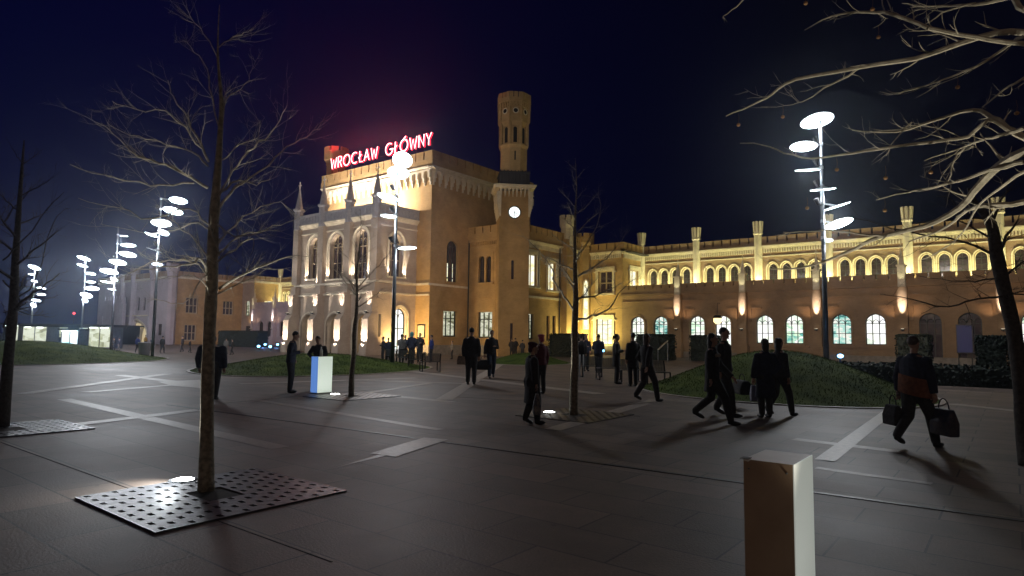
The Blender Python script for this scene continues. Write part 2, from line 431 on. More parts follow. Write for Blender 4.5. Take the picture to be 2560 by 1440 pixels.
# side wall behind the clock tower
sw = FX(-35.5)
v1 = wpx(sw, 1318, 1343, 636, 716); v2 = wpx(sw, 1370, 1390, 657, 727); v3 = wpx(sw, 1315, 1334, 785, 848); v4 = wpx(sw, 1366, 1374, 790, 852); v5 = wpx(sw, 1381, 1389, 790, 852)
g1 = wpx(sw, 1429, 1439, 668, 800, 'point', .9)
m = MB(); wall_mb(m, sw, 46, 57.7, 0, ZC-.5, [arch(*q) for q in (v1, v2, v3, v4, v5, g1)]); m.build('wall', OCH, ST)
for q in (v1, v2): window(sw, q, ST, LITW, MULL, 1, (), bar=.12)
window(sw, v3, ST, LITD, FRAME, 2, (v3[2]+(v3[3]-v3[2])*.7,), bar=.12, tracery=False)
for q in (v4, v5): window(sw, q, ST, DARKGL, FRAME, 0, (), bar=.05)
window(sw, g1, ST, LITW, FRAME, 1, tuple(g1[2]+k*.75 for k in range(1, 7)), bar=.06)
m = MB()
for q in (v1, v2): surround(m, sw, q, (.15, .3), (.06, .12)); hood(m, sw, q, .32)
surround(m, sw, g1, (.15, .3), (.06, .12)); cornice(m, sw, 46, 57.7, ZC2-.5, .3, .32); dentils(m, sw, 46.2, 57.6, ZC2-.85, ZC2-.5, .12, .24); sw.box(m, 46, 57.7, 5.4, 5.6, 0, .1)
m.build('cornice', TRIM, ST)
m = MB(); parapet(m, sw, 46, 57.9, ZC2-.18, ZC, -.1, .25, .95, .13, .65); m.build('parapet', OCH, ST)
m = MB(); m.box(-57, -36, 46.5, 57.3, ZC-.8, ZC-.7); m.build('roof', ROOF, ST)
q = sw.hit(1413, 640)[0]
m = MB(); sw.box(m, q-.75, q+.75, 0, 11.6, 0, .7); m.build('buttress', OCH, ST)
turret('corner_turret', (-35.3, q), .6, 11.0, zat(-35.3, q, 540), 1.1, TRIM, rot=R(22.5))
turret('corner_turret', (-35.4, 57.6), .85, 0, zat(-35.4, 57.6, 586), 1.1, OCH, rot=R(22.5))
m = MB(); ct = Vector((-35.4, 57.6, 0)); f45 = Fr((-35.4+.86*.7071, 57.6-.86*.7071), (.7071, .7071), (.7071, -.7071))
gs = (-.2, .2, 2.6, 7.2, .5, 'point'); ring(m, f45, arch(*gs), arch(-.32,.32,2.6,7.2,.65,'point'), -.1, .08, False); fill(f45, arch(*gs), .02).build('lit_pane', LITW, ST); m.build('window_surround', TRIM, ST)
# ---------- recessed bay beside the wing
f57 = FY(57.7); ZW = 11.45; ZWC = 10.3
u1 = wpx(f57, 1496, 1531, 678, 734); u2 = wpx(f57, 1490, 1530, 798, 861)
m = MB(); wall_mb(m, f57, -35.5, -30.9, 0, ZW-.5, [arch(*u1), arch(*u2)]); m.build('wall', OCH, ST)
mid = (u1[0]+u1[1])/2
window(f57, u1, ST, DARKGL, MULL, 1, (u1[2]+1.1,), bar=.17)
window(f57, u2, ST, LITW, FRAME, 2, (u2[3]-.55,), bar=.06, tracery=False)
s62 = FX(-30.9); u3 = wpx(s62, 1575, 1596, 676, 722); m = MB(); wall_mb(m, s62, 57.7, 62.1, 0, ZW-.5, [arch(*u3)]); m.build('wall', OCH, ST)
window(s62, u3, ST, LITW, MULL, 1, (), bar=.12)
for fr_, q in ((f57, u1), (f57, u2), (s62, u3)): m = MB(); surround(m, fr_, q, (.14, .28), (.06, .12)); hood(m, fr_, q, .3, .45); m.build('window_surround', TRIM, ST)
m = MB()
cornice(m, f57, -35.5, -30.6, ZWC, .3, .3); cornice(m, s62, 57.4, 62.1, ZWC-.003, .3, .3); dentils(m, f57, -35.4, -31, ZWC-.4, ZWC, .12, .22); dentils(m, s62, 57.8, 62, ZWC-.4, ZWC, .12, .22)
m.build('cornice', TRIM, ST)
m = MB(); parapet(m, f57, -35.5, -30.65, ZWC+.3, ZW, -.1, .25, .9, .13, .65); parapet(m, s62, 57.45, 62, ZWC+.301, ZW, -.1, .25, .9, .13, .65); m.build('parapet', OCH, ST)

# ---------- wings
PITCH = 6.08
def wing(x0, nb, name_lab, mirror=False, wall2=OCH2, doors=(1, 4), gl=LITC):
    f62 = FY(62.1); f57a = FY(57.55)
    xe = x0+nb*PITCH
    up = []; lo = []
    for b in range(nb):
        X0 = x0+b*PITCH
        for k in range(4):
            c = X0+PITCH*(.2+.2*k)+.02; up.append((c-.44, c+.44, 7.0, 8.35, .6, 'tudor'))
        for dx in ((.21, .61) if not mirror else (.39, .79)):
            c = X0+PITCH*dx+.45*(1 if not mirror else -1); z0 = 0.5 if b in doors else 1.42
            lo.append(((c-.72, c+.72, z0, 3.15, .75, 'tudor'), b in doors))
    m = MB(); wall_mb(m, f62, x0, xe, 5.5, ZW-.5, [arch(*s) for s in up]); m.build('wall', OCH2, ST)
    m = MB(); wall_mb(m, f57a, x0, xe, 0, 6.4, [arch(*s[0]) for s in lo]); m.build('wall', wall2, ST)
    m = MB(); m.box(x0, xe, 57.6, 62.1, 6.0, 6.15); m.build('roof', ROOF, ST)
    for s in up: window(f62, s, ST, DARKGL, FRAME, 1, (7.45, 7.9, 8.35), bar=.045, d=-.35)
    for wi, (s, dr) in enumerate(lo):
        window(f57a, s, ST, ((LITC2, LITC3, LITC, LITC2, LITC2, LITC, LITC3)[wi % 7] if not (dr and s[0] > -12) else DARKGL) if gl is LITC else gl, FRAME, 2, (2.3, 3.1, .9) if not dr else (2.3, 3.1), bar=.07, d=-.3)
    m = MB()
    for s in up: surround(m, f62, s, (.05, .10, .145), (-.02, .05, .1), False)
    for s in up: ring(m, f62, arch(s[0]+.06, s[1]-.06, s[2], s[3], s[4]-.06, 'tudor'), arch(*s), -.3, -.12)
    cornice(m, f62, x0, xe, ZWC, .35, .32); dentils(m, f62, x0, xe, ZWC-.35, ZWC-.02, .12, .22); f62.box(m, x0, xe, ZWC-.75, ZWC-.67, 0, .08)
    m.build('window_surround', TRIM, ST)
    m = MB(); parapet(m, f62, x0, xe, ZWC+.32, ZW, -.1, .25, .87, .15, .6); m.build('parapet', OCH2, ST)
    m = MB(); parapet(m, f57a, x0, xe, 6.1, 6.95, -.15, .2, .87, .13, .38); f57a.box(m, x0, xe, 5.95, 6.1, -.1, .28); f57a.box(m, x0, xe, 5.3, 5.38, 0, .1)
    m.build('parapet', wall2, ST)
    m = MB()
    for s, dr in lo:
        surround(m, f57a, s, (.16,), (.05,), not dr)
        if not dr: f57a.box(m, s[0]-.5, s[1]+.5, s[2]-.3, s[2]-.162, 0, .2)
    m.build('window_surround', wall2, ST)
    m = MB(); f57a.box(m, x0, xe, 0, .55, 0, .18); m.build('plinth', STONE, ST)
    for b in range(0 if not mirror else 0, nb+1):
        X = x0+b*PITCH
        # upper shaft with crown
        m = MB(); m.lathe((X, 61.95), [(.36, 5.9), (.36, ZW+.2), (.45, ZW+.3), (.45, ZW+.42), (.36, ZW+.43), (.36, ZW+.5), (.30, ZW+.52), (.32, ZW+1.42)], 8, R(22.5))
        for k in range(8):
            an = R(22.5)+2*math.pi*(k+.5)/8; c_, s_ = math.cos(an), math.sin(an)
            m.bar((X+c_*.36, 61.95+s_*.36, ZW+.5), (X+c_*.43, 61.95+s_*.43, ZW+1.5), .21, .10, up=(c_, s_, 0))
        m.build('turret_shaft', TRIM, ST)
        light('SPOT', 'shaft_light', (X, 60.95, 6.35), 300, (1, .85, .72), ST, (X, 61.62, 8.0), spot_size=R(46), spot_blend=.7, shadow_soft_size=.05)
        if b == 0 and not mirror: continue
        # lower pier with pinnacle
        m = MB(); f57a.box(m, X-.34, X+.34, 0, 5.9, 0, .55); f57a.box(m, X-.45, X+.45, 0, 1.2, 0, .75)
        m.build('pier', wall2, ST)
        m = MB(); f57a.box(m, X-.26, X+.26, 5.9, 7.5, -.05, .5); f57a.box(m, X-.33, X+.33, 7.5, 7.62, -.1, .55)
        cc = (X, 57.33); m.lathe(cc, [(.26, 7.62), (.02, 8.9)], 4, R(45)); m.bar((X, 57.33, 8.85), (X, 57.33, 9.25), .05); m.bar((X-.13, 57.33, 9.08), (X+.13, 57.33, 9.08), .05)
        m.build('pinnacle', TRIM, ST)
        lampfix((X, 56.75, 2.62), None)
        light('SPOT', 'pier_light', (X, 56.35, 2.75), 3000, (1, .90, .80), ST, (X, 57.0, 4.5), spot_size=R(21), spot_blend=1, shadow_soft_size=.05)
        light('SPOT', 'pinnacle_light', (X, 56.5, 5.95), 60, (1, .95, .6), ST, (X, 56.95, 7.1), spot_size=R(50), spot_blend=.6, shadow_soft_size=.05)
        # warm wash beside the pier
        for sg in (-1, 1): light('SPOT', 'wash_light', (X+sg*.7, 56.7, 3.3), 55, (1, .62, .34), ST, (X+sg*.8, 57.6, 5.2), spot_size=R(100), spot_blend=1, shadow_soft_size=.1)
        for sg in (-1, 1):
            m = MB(); a = X+sg*.62
            f57a.box(m, min(a, a+sg*.9), max(a, a+sg*.9), 4.45, 4.57, 0, .12); f57a.box(m, a-.06, a+.06, 3.45, 4.445, 0, .12)
            f57a.box(m, min(a, a-sg*.2)-.05, max(a, a-sg*.2)+.05, 3.33, 3.445, 0, .12)
            m.build('label_moulding', wall2, ST)
    for b in range(nb):
        X = x0+(b+.5)*PITCH
        for dx in (-1.5, 1.5):
            light('AREA', 'roof_strip_light', (X+dx, 60.85, 6.3), 175, (1, .97, .44), ST, (X+dx, 62.0, 8.9), shape='RECTANGLE', size=2.8, size_y=.12)
wing(-30.9, 7, '')
# entrance lantern between the doors of the wing
lx = -30.9+PITCH*1+PITCH*.41+.45; lx2 = on_y(1795, 806, 57.0).x
lt = thing('hanging_lantern', 'warm glowing lantern hanging between the two lit doorways of the lower wing', 'lantern', (lx2, 56.9, 2.9))
m = MB(); m.bar((lx2, 56.9, 3.9), (lx2, 56.9, 5.0), .03); m.bar((lx2, 56.9, 5.0), (lx2, 57.6, 5.0), .04); m.lathe((lx2, 56.9), [(.42, 3.62), (.3, 3.86), (.05, 3.92)], 12); m.build('bracket', BLACKM, lt)
m = MB(); m.lathe((lx2, 56.9), [(.15, 3.1), (.36, 3.3), (.36, 3.6), (.3, 3.62)], 12); m.build('lamp_shade', emit('lantern_glow', (1, .75, .35), 2.2), lt, True)

# ---------- entrance porch
PX0, PX1, PY = -55.2, -43.1, 36.3
fp = FY(PY); spf = FX(PX1)
piers = [-55.0, -51.02, -47.05, -43.3]
pw = [wpx(fp, a, b, t, 697, 'tudor', .62) for a, b, t in ((773, 800, 594), (825, 857, 585), (888, 919, 573))]
pd = [(piers[i]+.85, piers[i+1]-.85, 0, 2.5, 1.15, 'tudor') for i in range(3)]
m = MB(); wall_mb(m, fp, PX0, PX1, 0, 12.9, [arch(*s) for s in pw+pd], .5); m.build('wall', PORT, ST)
ps = wpx(spf, 974, 1007, 584, 692, 'tudor', .7); psd = wpx(spf, 982, 1014, 770, 892, 'tudor', .6); psd = (psd[0], psd[1], 0.02, psd[3], psd[4], psd[5]); slit = wpx(spf, 946, 952, 785, 842)
m = MB(); wall_mb(m, spf, PY, YB, 0, 12.9, [arch(*s) for s in (ps, psd, slit)], .5); m.build('wall', PORT, ST)
m = MB(); m.box(PX0, PX0+.4, PY+.02, YB, 0, 12.9); m.build('wall', PORT, ST)
m = MB(); m.box(PX0+.1, PX1-.1, PY+.2, YB, 12.2, 12.4); m.box(PX0+.4, PX1-.5, PY+.5, YB-.02, 5.2, 5.4); m.build('roof', ROOF, ST)
for s in pw: window(fp, s, ST, DARKGL, MULL, 2, (s[2]+1.5, s[2]+3.0), bar=.06, d=-.45)
window(spf, ps, ST, DARKGL, MULL, 2, (ps[2]+1.5, ps[2]+3.0), bar=.06, d=-.45)
window(spf, psd, ST, LITB, FRAME, 1, (2.35,), bar=.1, d=-.3)
window(spf, slit, ST, LITW, FRAME, 0, (2.2,), bar=.06, d=-.3)
m = MB()
for s in pw: surround(m, fp, s, (.12, .26, .4), (-.1, .02, .1))
surround(m, spf, ps, (.1, .22, .32), (-.1, .02, .1)); surround(m, spf, psd, (.15, .3), (.05, .1), False)
for s in pd: surround(m, fp, s, (.12, .25), (-.08, .04), False)
for fr_, a0, a1 in ((fp, PX0-.1, PX1+.12), (spf, PY-.1, YB)):
    cornice(m, fr_, a0, a1, 11.9, .35, .4, 4); fr_.box(m, a0, a1, 6.3, 6.5, 0, .22); fr_.box(m, a0, a1, 5.35, 5.5, 0, .18); fr_.box(m, a0, a1, 11.35, 11.45, 0, .08)
for i in range(3): fp.box(m, piers[i]+.75, piers[i+1]-.75, 5.6, 5.66, 0, .06); fp.box(m, piers[i]+.75, piers[i+1]-.75, 6.2, 6.26, 0, .06)
sb.box(m, YB, 46, 6.3, 6.5, 0, .004)
fb.box(m, PX1+.03, XR, 6.3, 6.5, 0, .15); fb.box(m, PX1+.03, XR, 5.35, 5.5, 0, .12)
m.build('string_course', TRIM, ST)
m = MB(); 
for fr_, a0, a1 in ((fp, PX0-.25, PX1+.28), (spf, PY-.25, YB)):
    fr_.box(m, a0, a1, 12.3, 13.1, -.15, .26); fr_.box(m, a0, a1, 13.102, 13.25, -.2, .32)
    for k in range(int((a1-a0)/.5)): fr_.box(m, a0+.15+k*.5, a0+.4+k*.5, 12.45, 12.95, .26, .3)
m.build('parapet', LEAD, ST)
for i, X in enumerate(piers):
    m = MB(); fp.box(m, X-.42, X+.42, 6.5, 11.9, 0, .4); fp.box(m, X-.47, X+.47, 0, .95, 0, 1.3)
    fp.box(m, X-.42, X+.42, .95, 3.1, 0, 1.15); y0, y1 = PY-1.15, PY-.75
    m.hexa([(X-.42,y0,3.1),(X+.42,y0,3.1),(X+.42,PY,3.1),(X-.42,PY,3.1),(X-.42,y1,3.6),(X+.42,y1,3.6),(X+.42,PY,3.6),(X-.42,PY,3.6)])
    fp.box(m, X-.38, X+.38, 3.6, 5.3, 0, .72); fp.box(m, X-.44, X+.44, 5.3, 5.5, 0, .8); fp.box(m, X-.4, X+.4, 5.5, 6.3, 0, .5)
    m.build('buttress', PORT, ST)
    m = MB(); m.lathe((X, PY-.15), [(.42, 11.9), (.42, 13.7), (.55, 13.85), (.55, 14.0), (.38, 14.02), (.05, 16.0)], 8, R(22.5))
    m.bar((X, PY-.15, 15.9), (X, PY-.15, 16.75), .07); m.bar((X-.25, PY-.15, 16.4), (X+.25, PY-.15, 16.4), .07)
    m.build('pinnacle', LEAD, ST)
    light('SPOT', 'buttress_light', (X, PY-1.8, .1), 2300, (1, .88, .76), ST, (X, PY-1.15, 2.3), spot_size=R(40), spot_blend=.5, shadow_soft_size=.06)
    lampfix((X, PY-1.05, 3.72), None)
    light('SPOT', 'buttress_light', (X, PY-1.15, 3.75), 1300, (1, .88, .76), ST, (X, PY-.72, 5.0), spot_size=R(42), spot_blend=.5, shadow_soft_size=.06)
for s in pw:
    for a in (s[0]-.15, s[1]+.15):
        light('SPOT', 'jamb_light', (a, PY-.42, 6.56), 800, (1, .86, .68), ST, (a, PY-.05, 7.9), spot_size=R(38), spot_blend=.6, shadow_soft_size=.05)
for a in (ps[0]-.1, ps[1]+.1):
    light('SPOT', 'jamb_light', (PX1+.42, a, 6.56), 800, (1, .86, .68), ST, (PX1+.05, a, 7.9), spot_size=R(38), spot_blend=.6, shadow_soft_size=.05)
light('POINT', 'porch_light', (-49.2, 38.6, 4.6), 120, (1, .85, .6), ST, shadow_soft_size=.3)
light('POINT', 'porch_light', (-53.4, 38.6, 4.6), 60, (1, .85, .6), ST, shadow_soft_size=.3)
m = MB(); fb.box(m, -50.2, -48.0, .05, 2.9, .02, .06); m.build('lit_pane', LITB, ST)
m = MB(); fb.box(m, -42.75, -41.75, 1.5, 2.75, .01, .06); o = m.build('notice_frame', BLACKM, ST)
m = MB(); fb.box(m, -42.65, -41.85, 1.6, 2.65, .062, .066); m.build('notice_board', noisy('map_print', (.45,.42,.30), (.7,.68,.5), 9, .5), o)
for x in (-52.8, -49.2, -45.6):         # floodlights on the porch roof washing the block
    m = MB(); m.box(x-.2, x+.2, 37.9, 38.1, 13.0, 13.35); m.bar((x, 38, 12.4), (x, 38, 13), .06); m.build('roof_floodlight', BLACKM, ST)
    light('AREA', 'roof_flood', (x, 38.3, 13.3), 900, (1, .86, .72), ST, (x, 40.8, 16.6), shape='RECTANGLE', size=.8, size_y=.2)
light('AREA', 'block_flood', (-42.1, 37.6, .4), 500, (1, .66, .26), ST, (-42.1, 40.8, 5.0), shape='RECTANGLE', size=.9, size_y=.2)
m = MB(); sb.box(m, YB, 46, 0, .9, 0, .12); fb.box(m, PX1, XR+.12, 0, .9, 0, .12); f46.box(m, XR+.12, -35.5, 0, .9, 0, .12); sw.box(m, 46, 57.7, 0, .9, 0, .12); f57.box(m, -35.4, -30.9, 0, .9, 0, .12); m.build('plinth', STONE, ST)
for fr_, a in ((f46, XR+.12), (sw, sw.hit(1397, 700)[0]), (fp, PX1-.1)):
    m = MB(); m.tube([fr_.p(a, 0, .12), fr_.p(a, 11.5, .12)], .06, 6); m.build('downpipe', BLACKM, ST)

# ---------- clock tower
TX, TY = -35.95, 46.0
ft = Fr((TX, TY), (.70711, .70711), (.70711, -.70711)); H = 1.36
def sq(mb, h, z0, z1): mb.hexa([ft.p(-h,z0,h), ft.p(h,z0,h), ft.p(h,z0,-h), ft.p(-h,z0,-h), ft.p(-h,z1,h), ft.p(h,z1,h), ft.p(h,z1,-h), ft.p(-h,z1,-h)])
ftf = Fr((TX+H*.70711, TY-H*.70711), (.70711, .70711), (.70711, -.70711))
zc0 = zat(TX, TY, 548); zcap = zat(TX, TY, 472); zclk = zat(TX+1.1, TY-1.1, 531); zb = zat(TX, TY, 432)
m = MB(); s1 = wpx(ftf, 1278, 1285, 650, 698, 'round', .5); s2 = wpx(ftf, 1275, 1282, 808, 860)
wall_mb(m, ftf, -H, H, 0, zcap-.5, [arch(*s1), arch(*s2)], .4)
for sx in (-1, 1): m.add([ft.p(sx*H,0,H), ft.p(sx*H,0,-H), ft.p(sx*H,zcap,-H), ft.p(sx*H,zcap,H)], [(0,1,2,3)])
m.add([ft.p(-H,0,-H), ft.p(H,0,-H), ft.p(H,zcap,-H), ft.p(-H,zcap,-H)], [(0,1,2,3)])
tw = m.build('clock_tower', OCH, ST)
for q in (s1, s2): fill(ftf, arch(*q), -.3).build('slit_window', DARKGL, tw)
m = MB()
for sx in (-1, 1):                      # corbelled corner piers
    for k in range(5):
        e = .06+.05*k; z = zc0+k*.28; a = sx*(H-.12)
        ftf.box(m, min(a, a+sx*(e+.12)), max(a, a+sx*(e+.12)), z, z+.28 if k < 4 else zcap-.6, -2*H-e, e)
corbels(m, ftf, -H+.1, H-.1, zcap-1.05, zcap-.3, .28, .38, .15)
sq(m, H+.42, zcap-.3, zcap-.12); sq(m, H+.55, zcap-.118, zcap); m.build('tower_cap', TRIM, tw)
m = MB(); sq(m, H-.05, zcap+.002, zb-.35)
for k in range(9):
    a = -H+.05+k*(2*H-.1)/8; ft.box(m, a-.04, a+.04, zcap, zb-.1, H-.05, H+.02)
sq(m, H+.03, zb-.35, zb-.2); m.build('balustrade', ROOF, tw)
m = MB(); c = (TX, TY); r1 = 1.30
za, zb2, zc_, zd, ze = zat(TX,TY,368), zat(TX,TY,322), zat(TX,TY,293), zat(TX,TY,272), zat(TX,TY,243)
m.lathe(c, [(1.28, zb-.3), (1.28, za-.35), (1.42, za-.1), (1.42, za), (1.2, za+.02), (1.2, zb2)], 8, R(22.5))
m.lathe(c, [(1.2, zb2), (1.42, zb2+.35), (1.42, zd-.1), (1.36, zd), (1.62, zd+.25), (1.62, ze-.5)], 8, R(22.5))
for k in range(8):                      # corner pilasters, corbels, merlons
    an = R(22.5)+k*math.pi/4; x, y = TX+1.3*math.cos(an), TY+1.3*math.sin(an)
    m.tube([(x, y, za), (x, y, zb2+.3)], .14, 6); m.tube([(x*1.0, y, zb2+.1), (TX+1.42*math.cos(an), TY+1.42*math.sin(an), zb2+.5), (TX+1.44*math.cos(an), TY+1.44*math.sin(an), zd)], [.05,.14,.14], 6)
    am = k*math.pi/4; ff = Fr((TX+1.5*math.cos(am), TY+1.5*math.sin(am)), (-math.sin(am), math.cos(am)), (math.cos(am), math.sin(am)))
    for j in (-1, 0, 1): ff.box(m, j*.42-.17, j*.42+.17, ze-.52, ze, -.16, 0.0)
    for j in (-1.5, -.5, .5, 1.5): ff.box(m, j*.27-.07, j*.27+.07, zd-.3, zd+.2, -.25, .0)
m.build('belfry', OCH, tw)
m = MB(); m2 = MB()
for k in range(8):
    am = k*math.pi/4; u = (-math.sin(am), math.cos(am)); nn = (math.cos(am), math.sin(am))
    f1 = Fr((TX+1.2*.924*nn[0], TY+1.2*.924*nn[1]), u, nn); f2 = Fr((TX+1.42*.924*nn[0], TY+1.42*.924*nn[1]), u, nn); f3 = Fr((TX+1.28*.924*nn[0], TY+1.28*.924*nn[1]), u, nn)
    l = arch(-.17, .17, za+.15, zb2-.35, .2, 'round'); t = fill(f1, l, .012); m.add(t.v, t.f)
    zz = (zb2+zd)/2+.35; l = [(.2*math.cos(i*math.pi/6), zz+.2*math.sin(i*math.pi/6)) for i in range(12)]; t = fill(f2, l, .012); m.add(t.v, t.f); m2 = MB(); ring(m2, f2, l, [(x*1.45, zz+(z-zz)*1.45) for x, z in l], 0, .04, False); m2.build('round_opening_trim', TRIM, tw)
    if k % 2: t = fill(f3, arch(-.07, .07, zb+.9, zb+1.7, .05, 'round'), .012); m.add(t.v, t.f)
m.build('belfry_opening', plain('opening_dark', (.01,.009,.008), .9), tw)
fc = Fr((TX+(H+.02)*.70711, TY-(H+.02)*.70711), (.70711, .70711), (.70711, -.70711))
cl = MB(); cx0 = fc.hit(1286, 531)[0]; zk = fc.hit(1286, 531)[1]
circ = lambda r, n=32: [(cx0+r*math.cos(2*math.pi*i/n), zk+r*math.sin(2*math.pi*i/n)) for i in range(n)]
ring(cl, fc, circ(.5), circ(.58), 0, .12, False); ck = cl.build('clock', BLACKM, tw)
fill(fc, circ(.5), .06).build('clock_face', emit('clock_face_glow', (.93,1,.98), 1.6), tw)
hm = MB(); hz = .07
def hand(ang, l, wd, z0): 
    d = Vector((math.sin(ang), math.cos(ang))); hm.bar(fc.p(cx0-d.x*.1, zk-d.y*.1, z0), fc.p(cx0+d.x*l, zk+d.y*l, z0), wd, .01, up=fc.n)
hand(R(180), .42, .045, .08); hand(R(128), .3, .06, .095)
for k in range(12):
    d = Vector((math.sin(k*math.pi/6), math.cos(k*math.pi/6))); hm.bar(fc.p(cx0+d.x*.42, zk+d.y*.42, .07), fc.p(cx0+d.x*.48, zk+d.y*.48, .07), .025, .01, up=fc.n)
hm.build('clock_hands', BLACKM, tw)

# ---------- far left end of the station
LM = brickwall('lilac_pale_brick', (.50,.43,.45), (.46,.40,.42), (.44,.40,.42), stain=.15)
wing(-99+.0, 2, '', True, LM, (), DARKGL)
sl1 = FX(-99.0); sl2 = FX(-102.6); fl1 = FY(57.2); fl0 = FY(45.4)
ql = wpx(sl1, 661, 682, 753, 768); m = MB(); wall_mb(m, sl1, 57.2, 62.1, 0, ZW-.5, [arch(*ql)]); m.build('wall', OCH, ST); window(sl1, ql, ST, LITW, FRAME, 1, (), bar=.08, tracery=False)
ql = wpx(fl1, 613, 624, 753, 790); qm = wpx(fl1, 612, 625, 815, 838); m = MB(); wall_mb(m, fl1, -102.6, -99, 0, ZW-.5, [arch(*ql), arch(*qm)]); m.build('wall', PORT, ST); window(fl1, ql, ST, LITD, FRAME, 1, (), bar=.1, tracery=False); window(fl1, qm, ST, DARKGL, FRAME, 1, (), bar=.1, tracery=False)
qs = [wpx(sl2, 464, 495, 744, 784), wpx(sl2, 557, 584, 753, 788), wpx(sl2, 460, 491, 812, 852)]
m = MB(); wall_mb(m, sl2, 45.4, 57.2, 0, ZW-.5, [arch(*q) for q in qs]); m.build('wall', OCH, ST)
for q in qs: window(sl2, q, ST, DARKGL, MULL, 2, ((q[2]+q[3])/2,), bar=.16)
qf = [wpx(fl0, a, b, 742, 776, 'round', .4) for a, b in ((343, 349), (358, 364), (311, 316))] + [wpx(fl0, 393, 404, 810, 838), wpx(fl0, 296, 303, 808, 838)]
pr = wpx(fl0, 312, 368, 800, 862, 'tudor', .35)
m = MB(); wall_mb(m, fl0, -131, -102.6, 0, ZW-.6, [arch(*q) for q in qf+[pr]]); m.build('wall', LM, ST)
for q in qf: window(fl0, q, ST, DARKGL, FRAME, 1, (), bar=.08, tracery=False)
window(fl0, pr, ST, emit('porch_glow', (1, .8, .45), .55), MULL, 2, (), bar=.45, d=-.35)
m = MB(); surround(m, fl0, pr, (.25,), (.1,), False); fl0.box(m, pr[0]-1.5, pr[1]+1.5, pr[3]+pr[4]+.6, pr[3]+pr[4]+.8, 0, .4)
for fr_, a0, a1 in ((fl0, -131, -102.3), (sl2, 45.1, 57.2), (fl1, -102.6, -98.7), (sl1, 57, 62.1)): fr_.box(m, a0, a1, ZWC, ZWC+.3, 0, .3)
m.build('string_course', TRIM, ST)
m = MB()
for fr_, a0, a1 in ((fl0, -131, -102.35), (sl2, 45.2, 57.2), (fl1, -102.6, -98.8), (sl1, 57, 62.1)): parapet(m, fr_, a0, a1, ZWC+.3, ZW, -.1, .25, .95, .14, .6)
m.build('parapet', OCH2, ST)
m = MB(); m.box(-131, -103, 46, 62, ZW-.9, ZW-.8); m.box(-102.9, -99, 57.5, 62, ZW-.9, ZW-.8); m.box(-57, -30, 57.9, 75, ZW-1, ZW-.9); m.box(-31, 12, 62.3, 75, ZW-1, ZW-.9); m.build('roof', ROOF, ST)
for px, r in ((302, .5), (330, .6), (378, .6), (424, .75)):
    X = on_y(px, 800, 45.2).x; turret('corner_turret', (X, 45.3), r, 0, ZW+(1.1 if px != 302 else .2), 1.1, LM, rot=R(22.5), slots=6)
X0 = on_y(262, 800, 44.5).x; X1 = on_y(310, 800, 44.5).x
m = MB(); fq = FY(44.2); parapet(m, fq, X0, X1, 6.6, 7.9, -.3, .2, 1.2, .3, .7); fq.box(m, X0, X1, 0, 6.6, -.5, 0); fq.box(m, X0-1.5, X0, 0, 4.5, -.5, .1); m.build('wall', LM, ST)
for px in (345, 445, 520): pass

# ================================================================ ROOF SIGN
NEON = emit('neon_tube', (1, .50, .50), 4.5); NEON2 = emit('neon_rim', (1, .012, .05), 2.2)
GL = {
 'W': ([[(0,1),(.25,0),(.5,.8),(.75,0),(1,1)]], 1.0), 'R': ([[(0,0),(0,1),(.35,1),(.52,.93),(.58,.76),(.52,.6),(.35,.52),(0,.52)], [(.3,.52),(.62,0)]], .62),
 'O': ([[(.5+.5*math.cos(t*math.pi/10), .5+.5*math.sin(t*math.pi/10)) for t in range(21)]], 1.0),
 'C': ([[(.5+.5*math.cos(t*math.pi/10), .5+.5*math.sin(t*math.pi/10)) for t in range(3, 18)]], .9),
 'G': ([[(.5+.5*math.cos(t*math.pi/10), .5+.5*math.sin(t*math.pi/10)) for t in range(3, 19)]+[(.97,.3),(.97,.46),(.6,.46)]], .97),
 'Ł': ([[(.1,1),(.1,0),(.55,0)], [(-.08,.38),(.36,.66)]], .55), 'A': ([[(0,0),(.4,1),(.8,0)], [(.15,.33),(.65,.33)]], .8),
 'Ó': ([[(.5+.5*math.cos(t*math.pi/10), .5+.5*math.sin(t*math.pi/10)) for t in range(21)], [(.42,1.02),(.72,1.25)]], 1.0),
 'N': ([[(0,0),(0,1),(.7,0),(.7,1)]], .7), 'Y': ([[(0,1),(.36,.45),(.72,1)], [(.36,.45),(.36,0)]], .72)}
sx0 = on_y(829, 405, YB-.15); sx1 = on_y(1080, 345, YB-.15)
SL, SR = sx0.x, sx1.x; zs0 = zat(SR, YB-.15, 361); 
SG = thing('roof_sign', 'red glowing rooftop sign reading WROCŁAW GŁÓWNY above the main block', 'sign', ((SL+SR)/2, YB-.15, ZBT))
text = 'WROCŁAW GŁÓWNY'; wd = [GL[c][1]*(.86 if c in 'OÓCG' else .8) if c != ' ' else .55 for c in text]; gap = .24
tot = sum(wd)+gap*(len(text)-1); sc = (SR-SL)/tot; LH = 1.12
x = SL
for c, wl in zip(text, wd):
    if c != ' ':
        a, b = MB(), MB()
        for st in GL[c][0]:
            pts = [(x+px_/GL[c][1]*wl*sc, zs0+pz*LH) for px_, pz in st]
            a.tube([(p, YB-.22, z) for p, z in pts], .05, 6); b.tube([(p, YB-.12, z) for p, z in pts], .115, 6)
        lb = b.build('letter', NEON2, SG); a.build('neon_tube', NEON, lb)
    x += (wl+gap)*sc
m = MB()
for k in range(15):
    xx = SL+(SR-SL)*k/14; m.bar((xx, YB-.02, ZBT-.3), (xx, YB-.02, zs0+LH*.9), .04)
m.bar((SL, YB-.03, zs0+.1), (SR, YB-.03, zs0+.1), .05); m.bar((SL, YB-.03, zs0+LH*.8), (SR, YB-.03, zs0+LH*.8), .05); m.build('support_frame', BLACKM, SG)
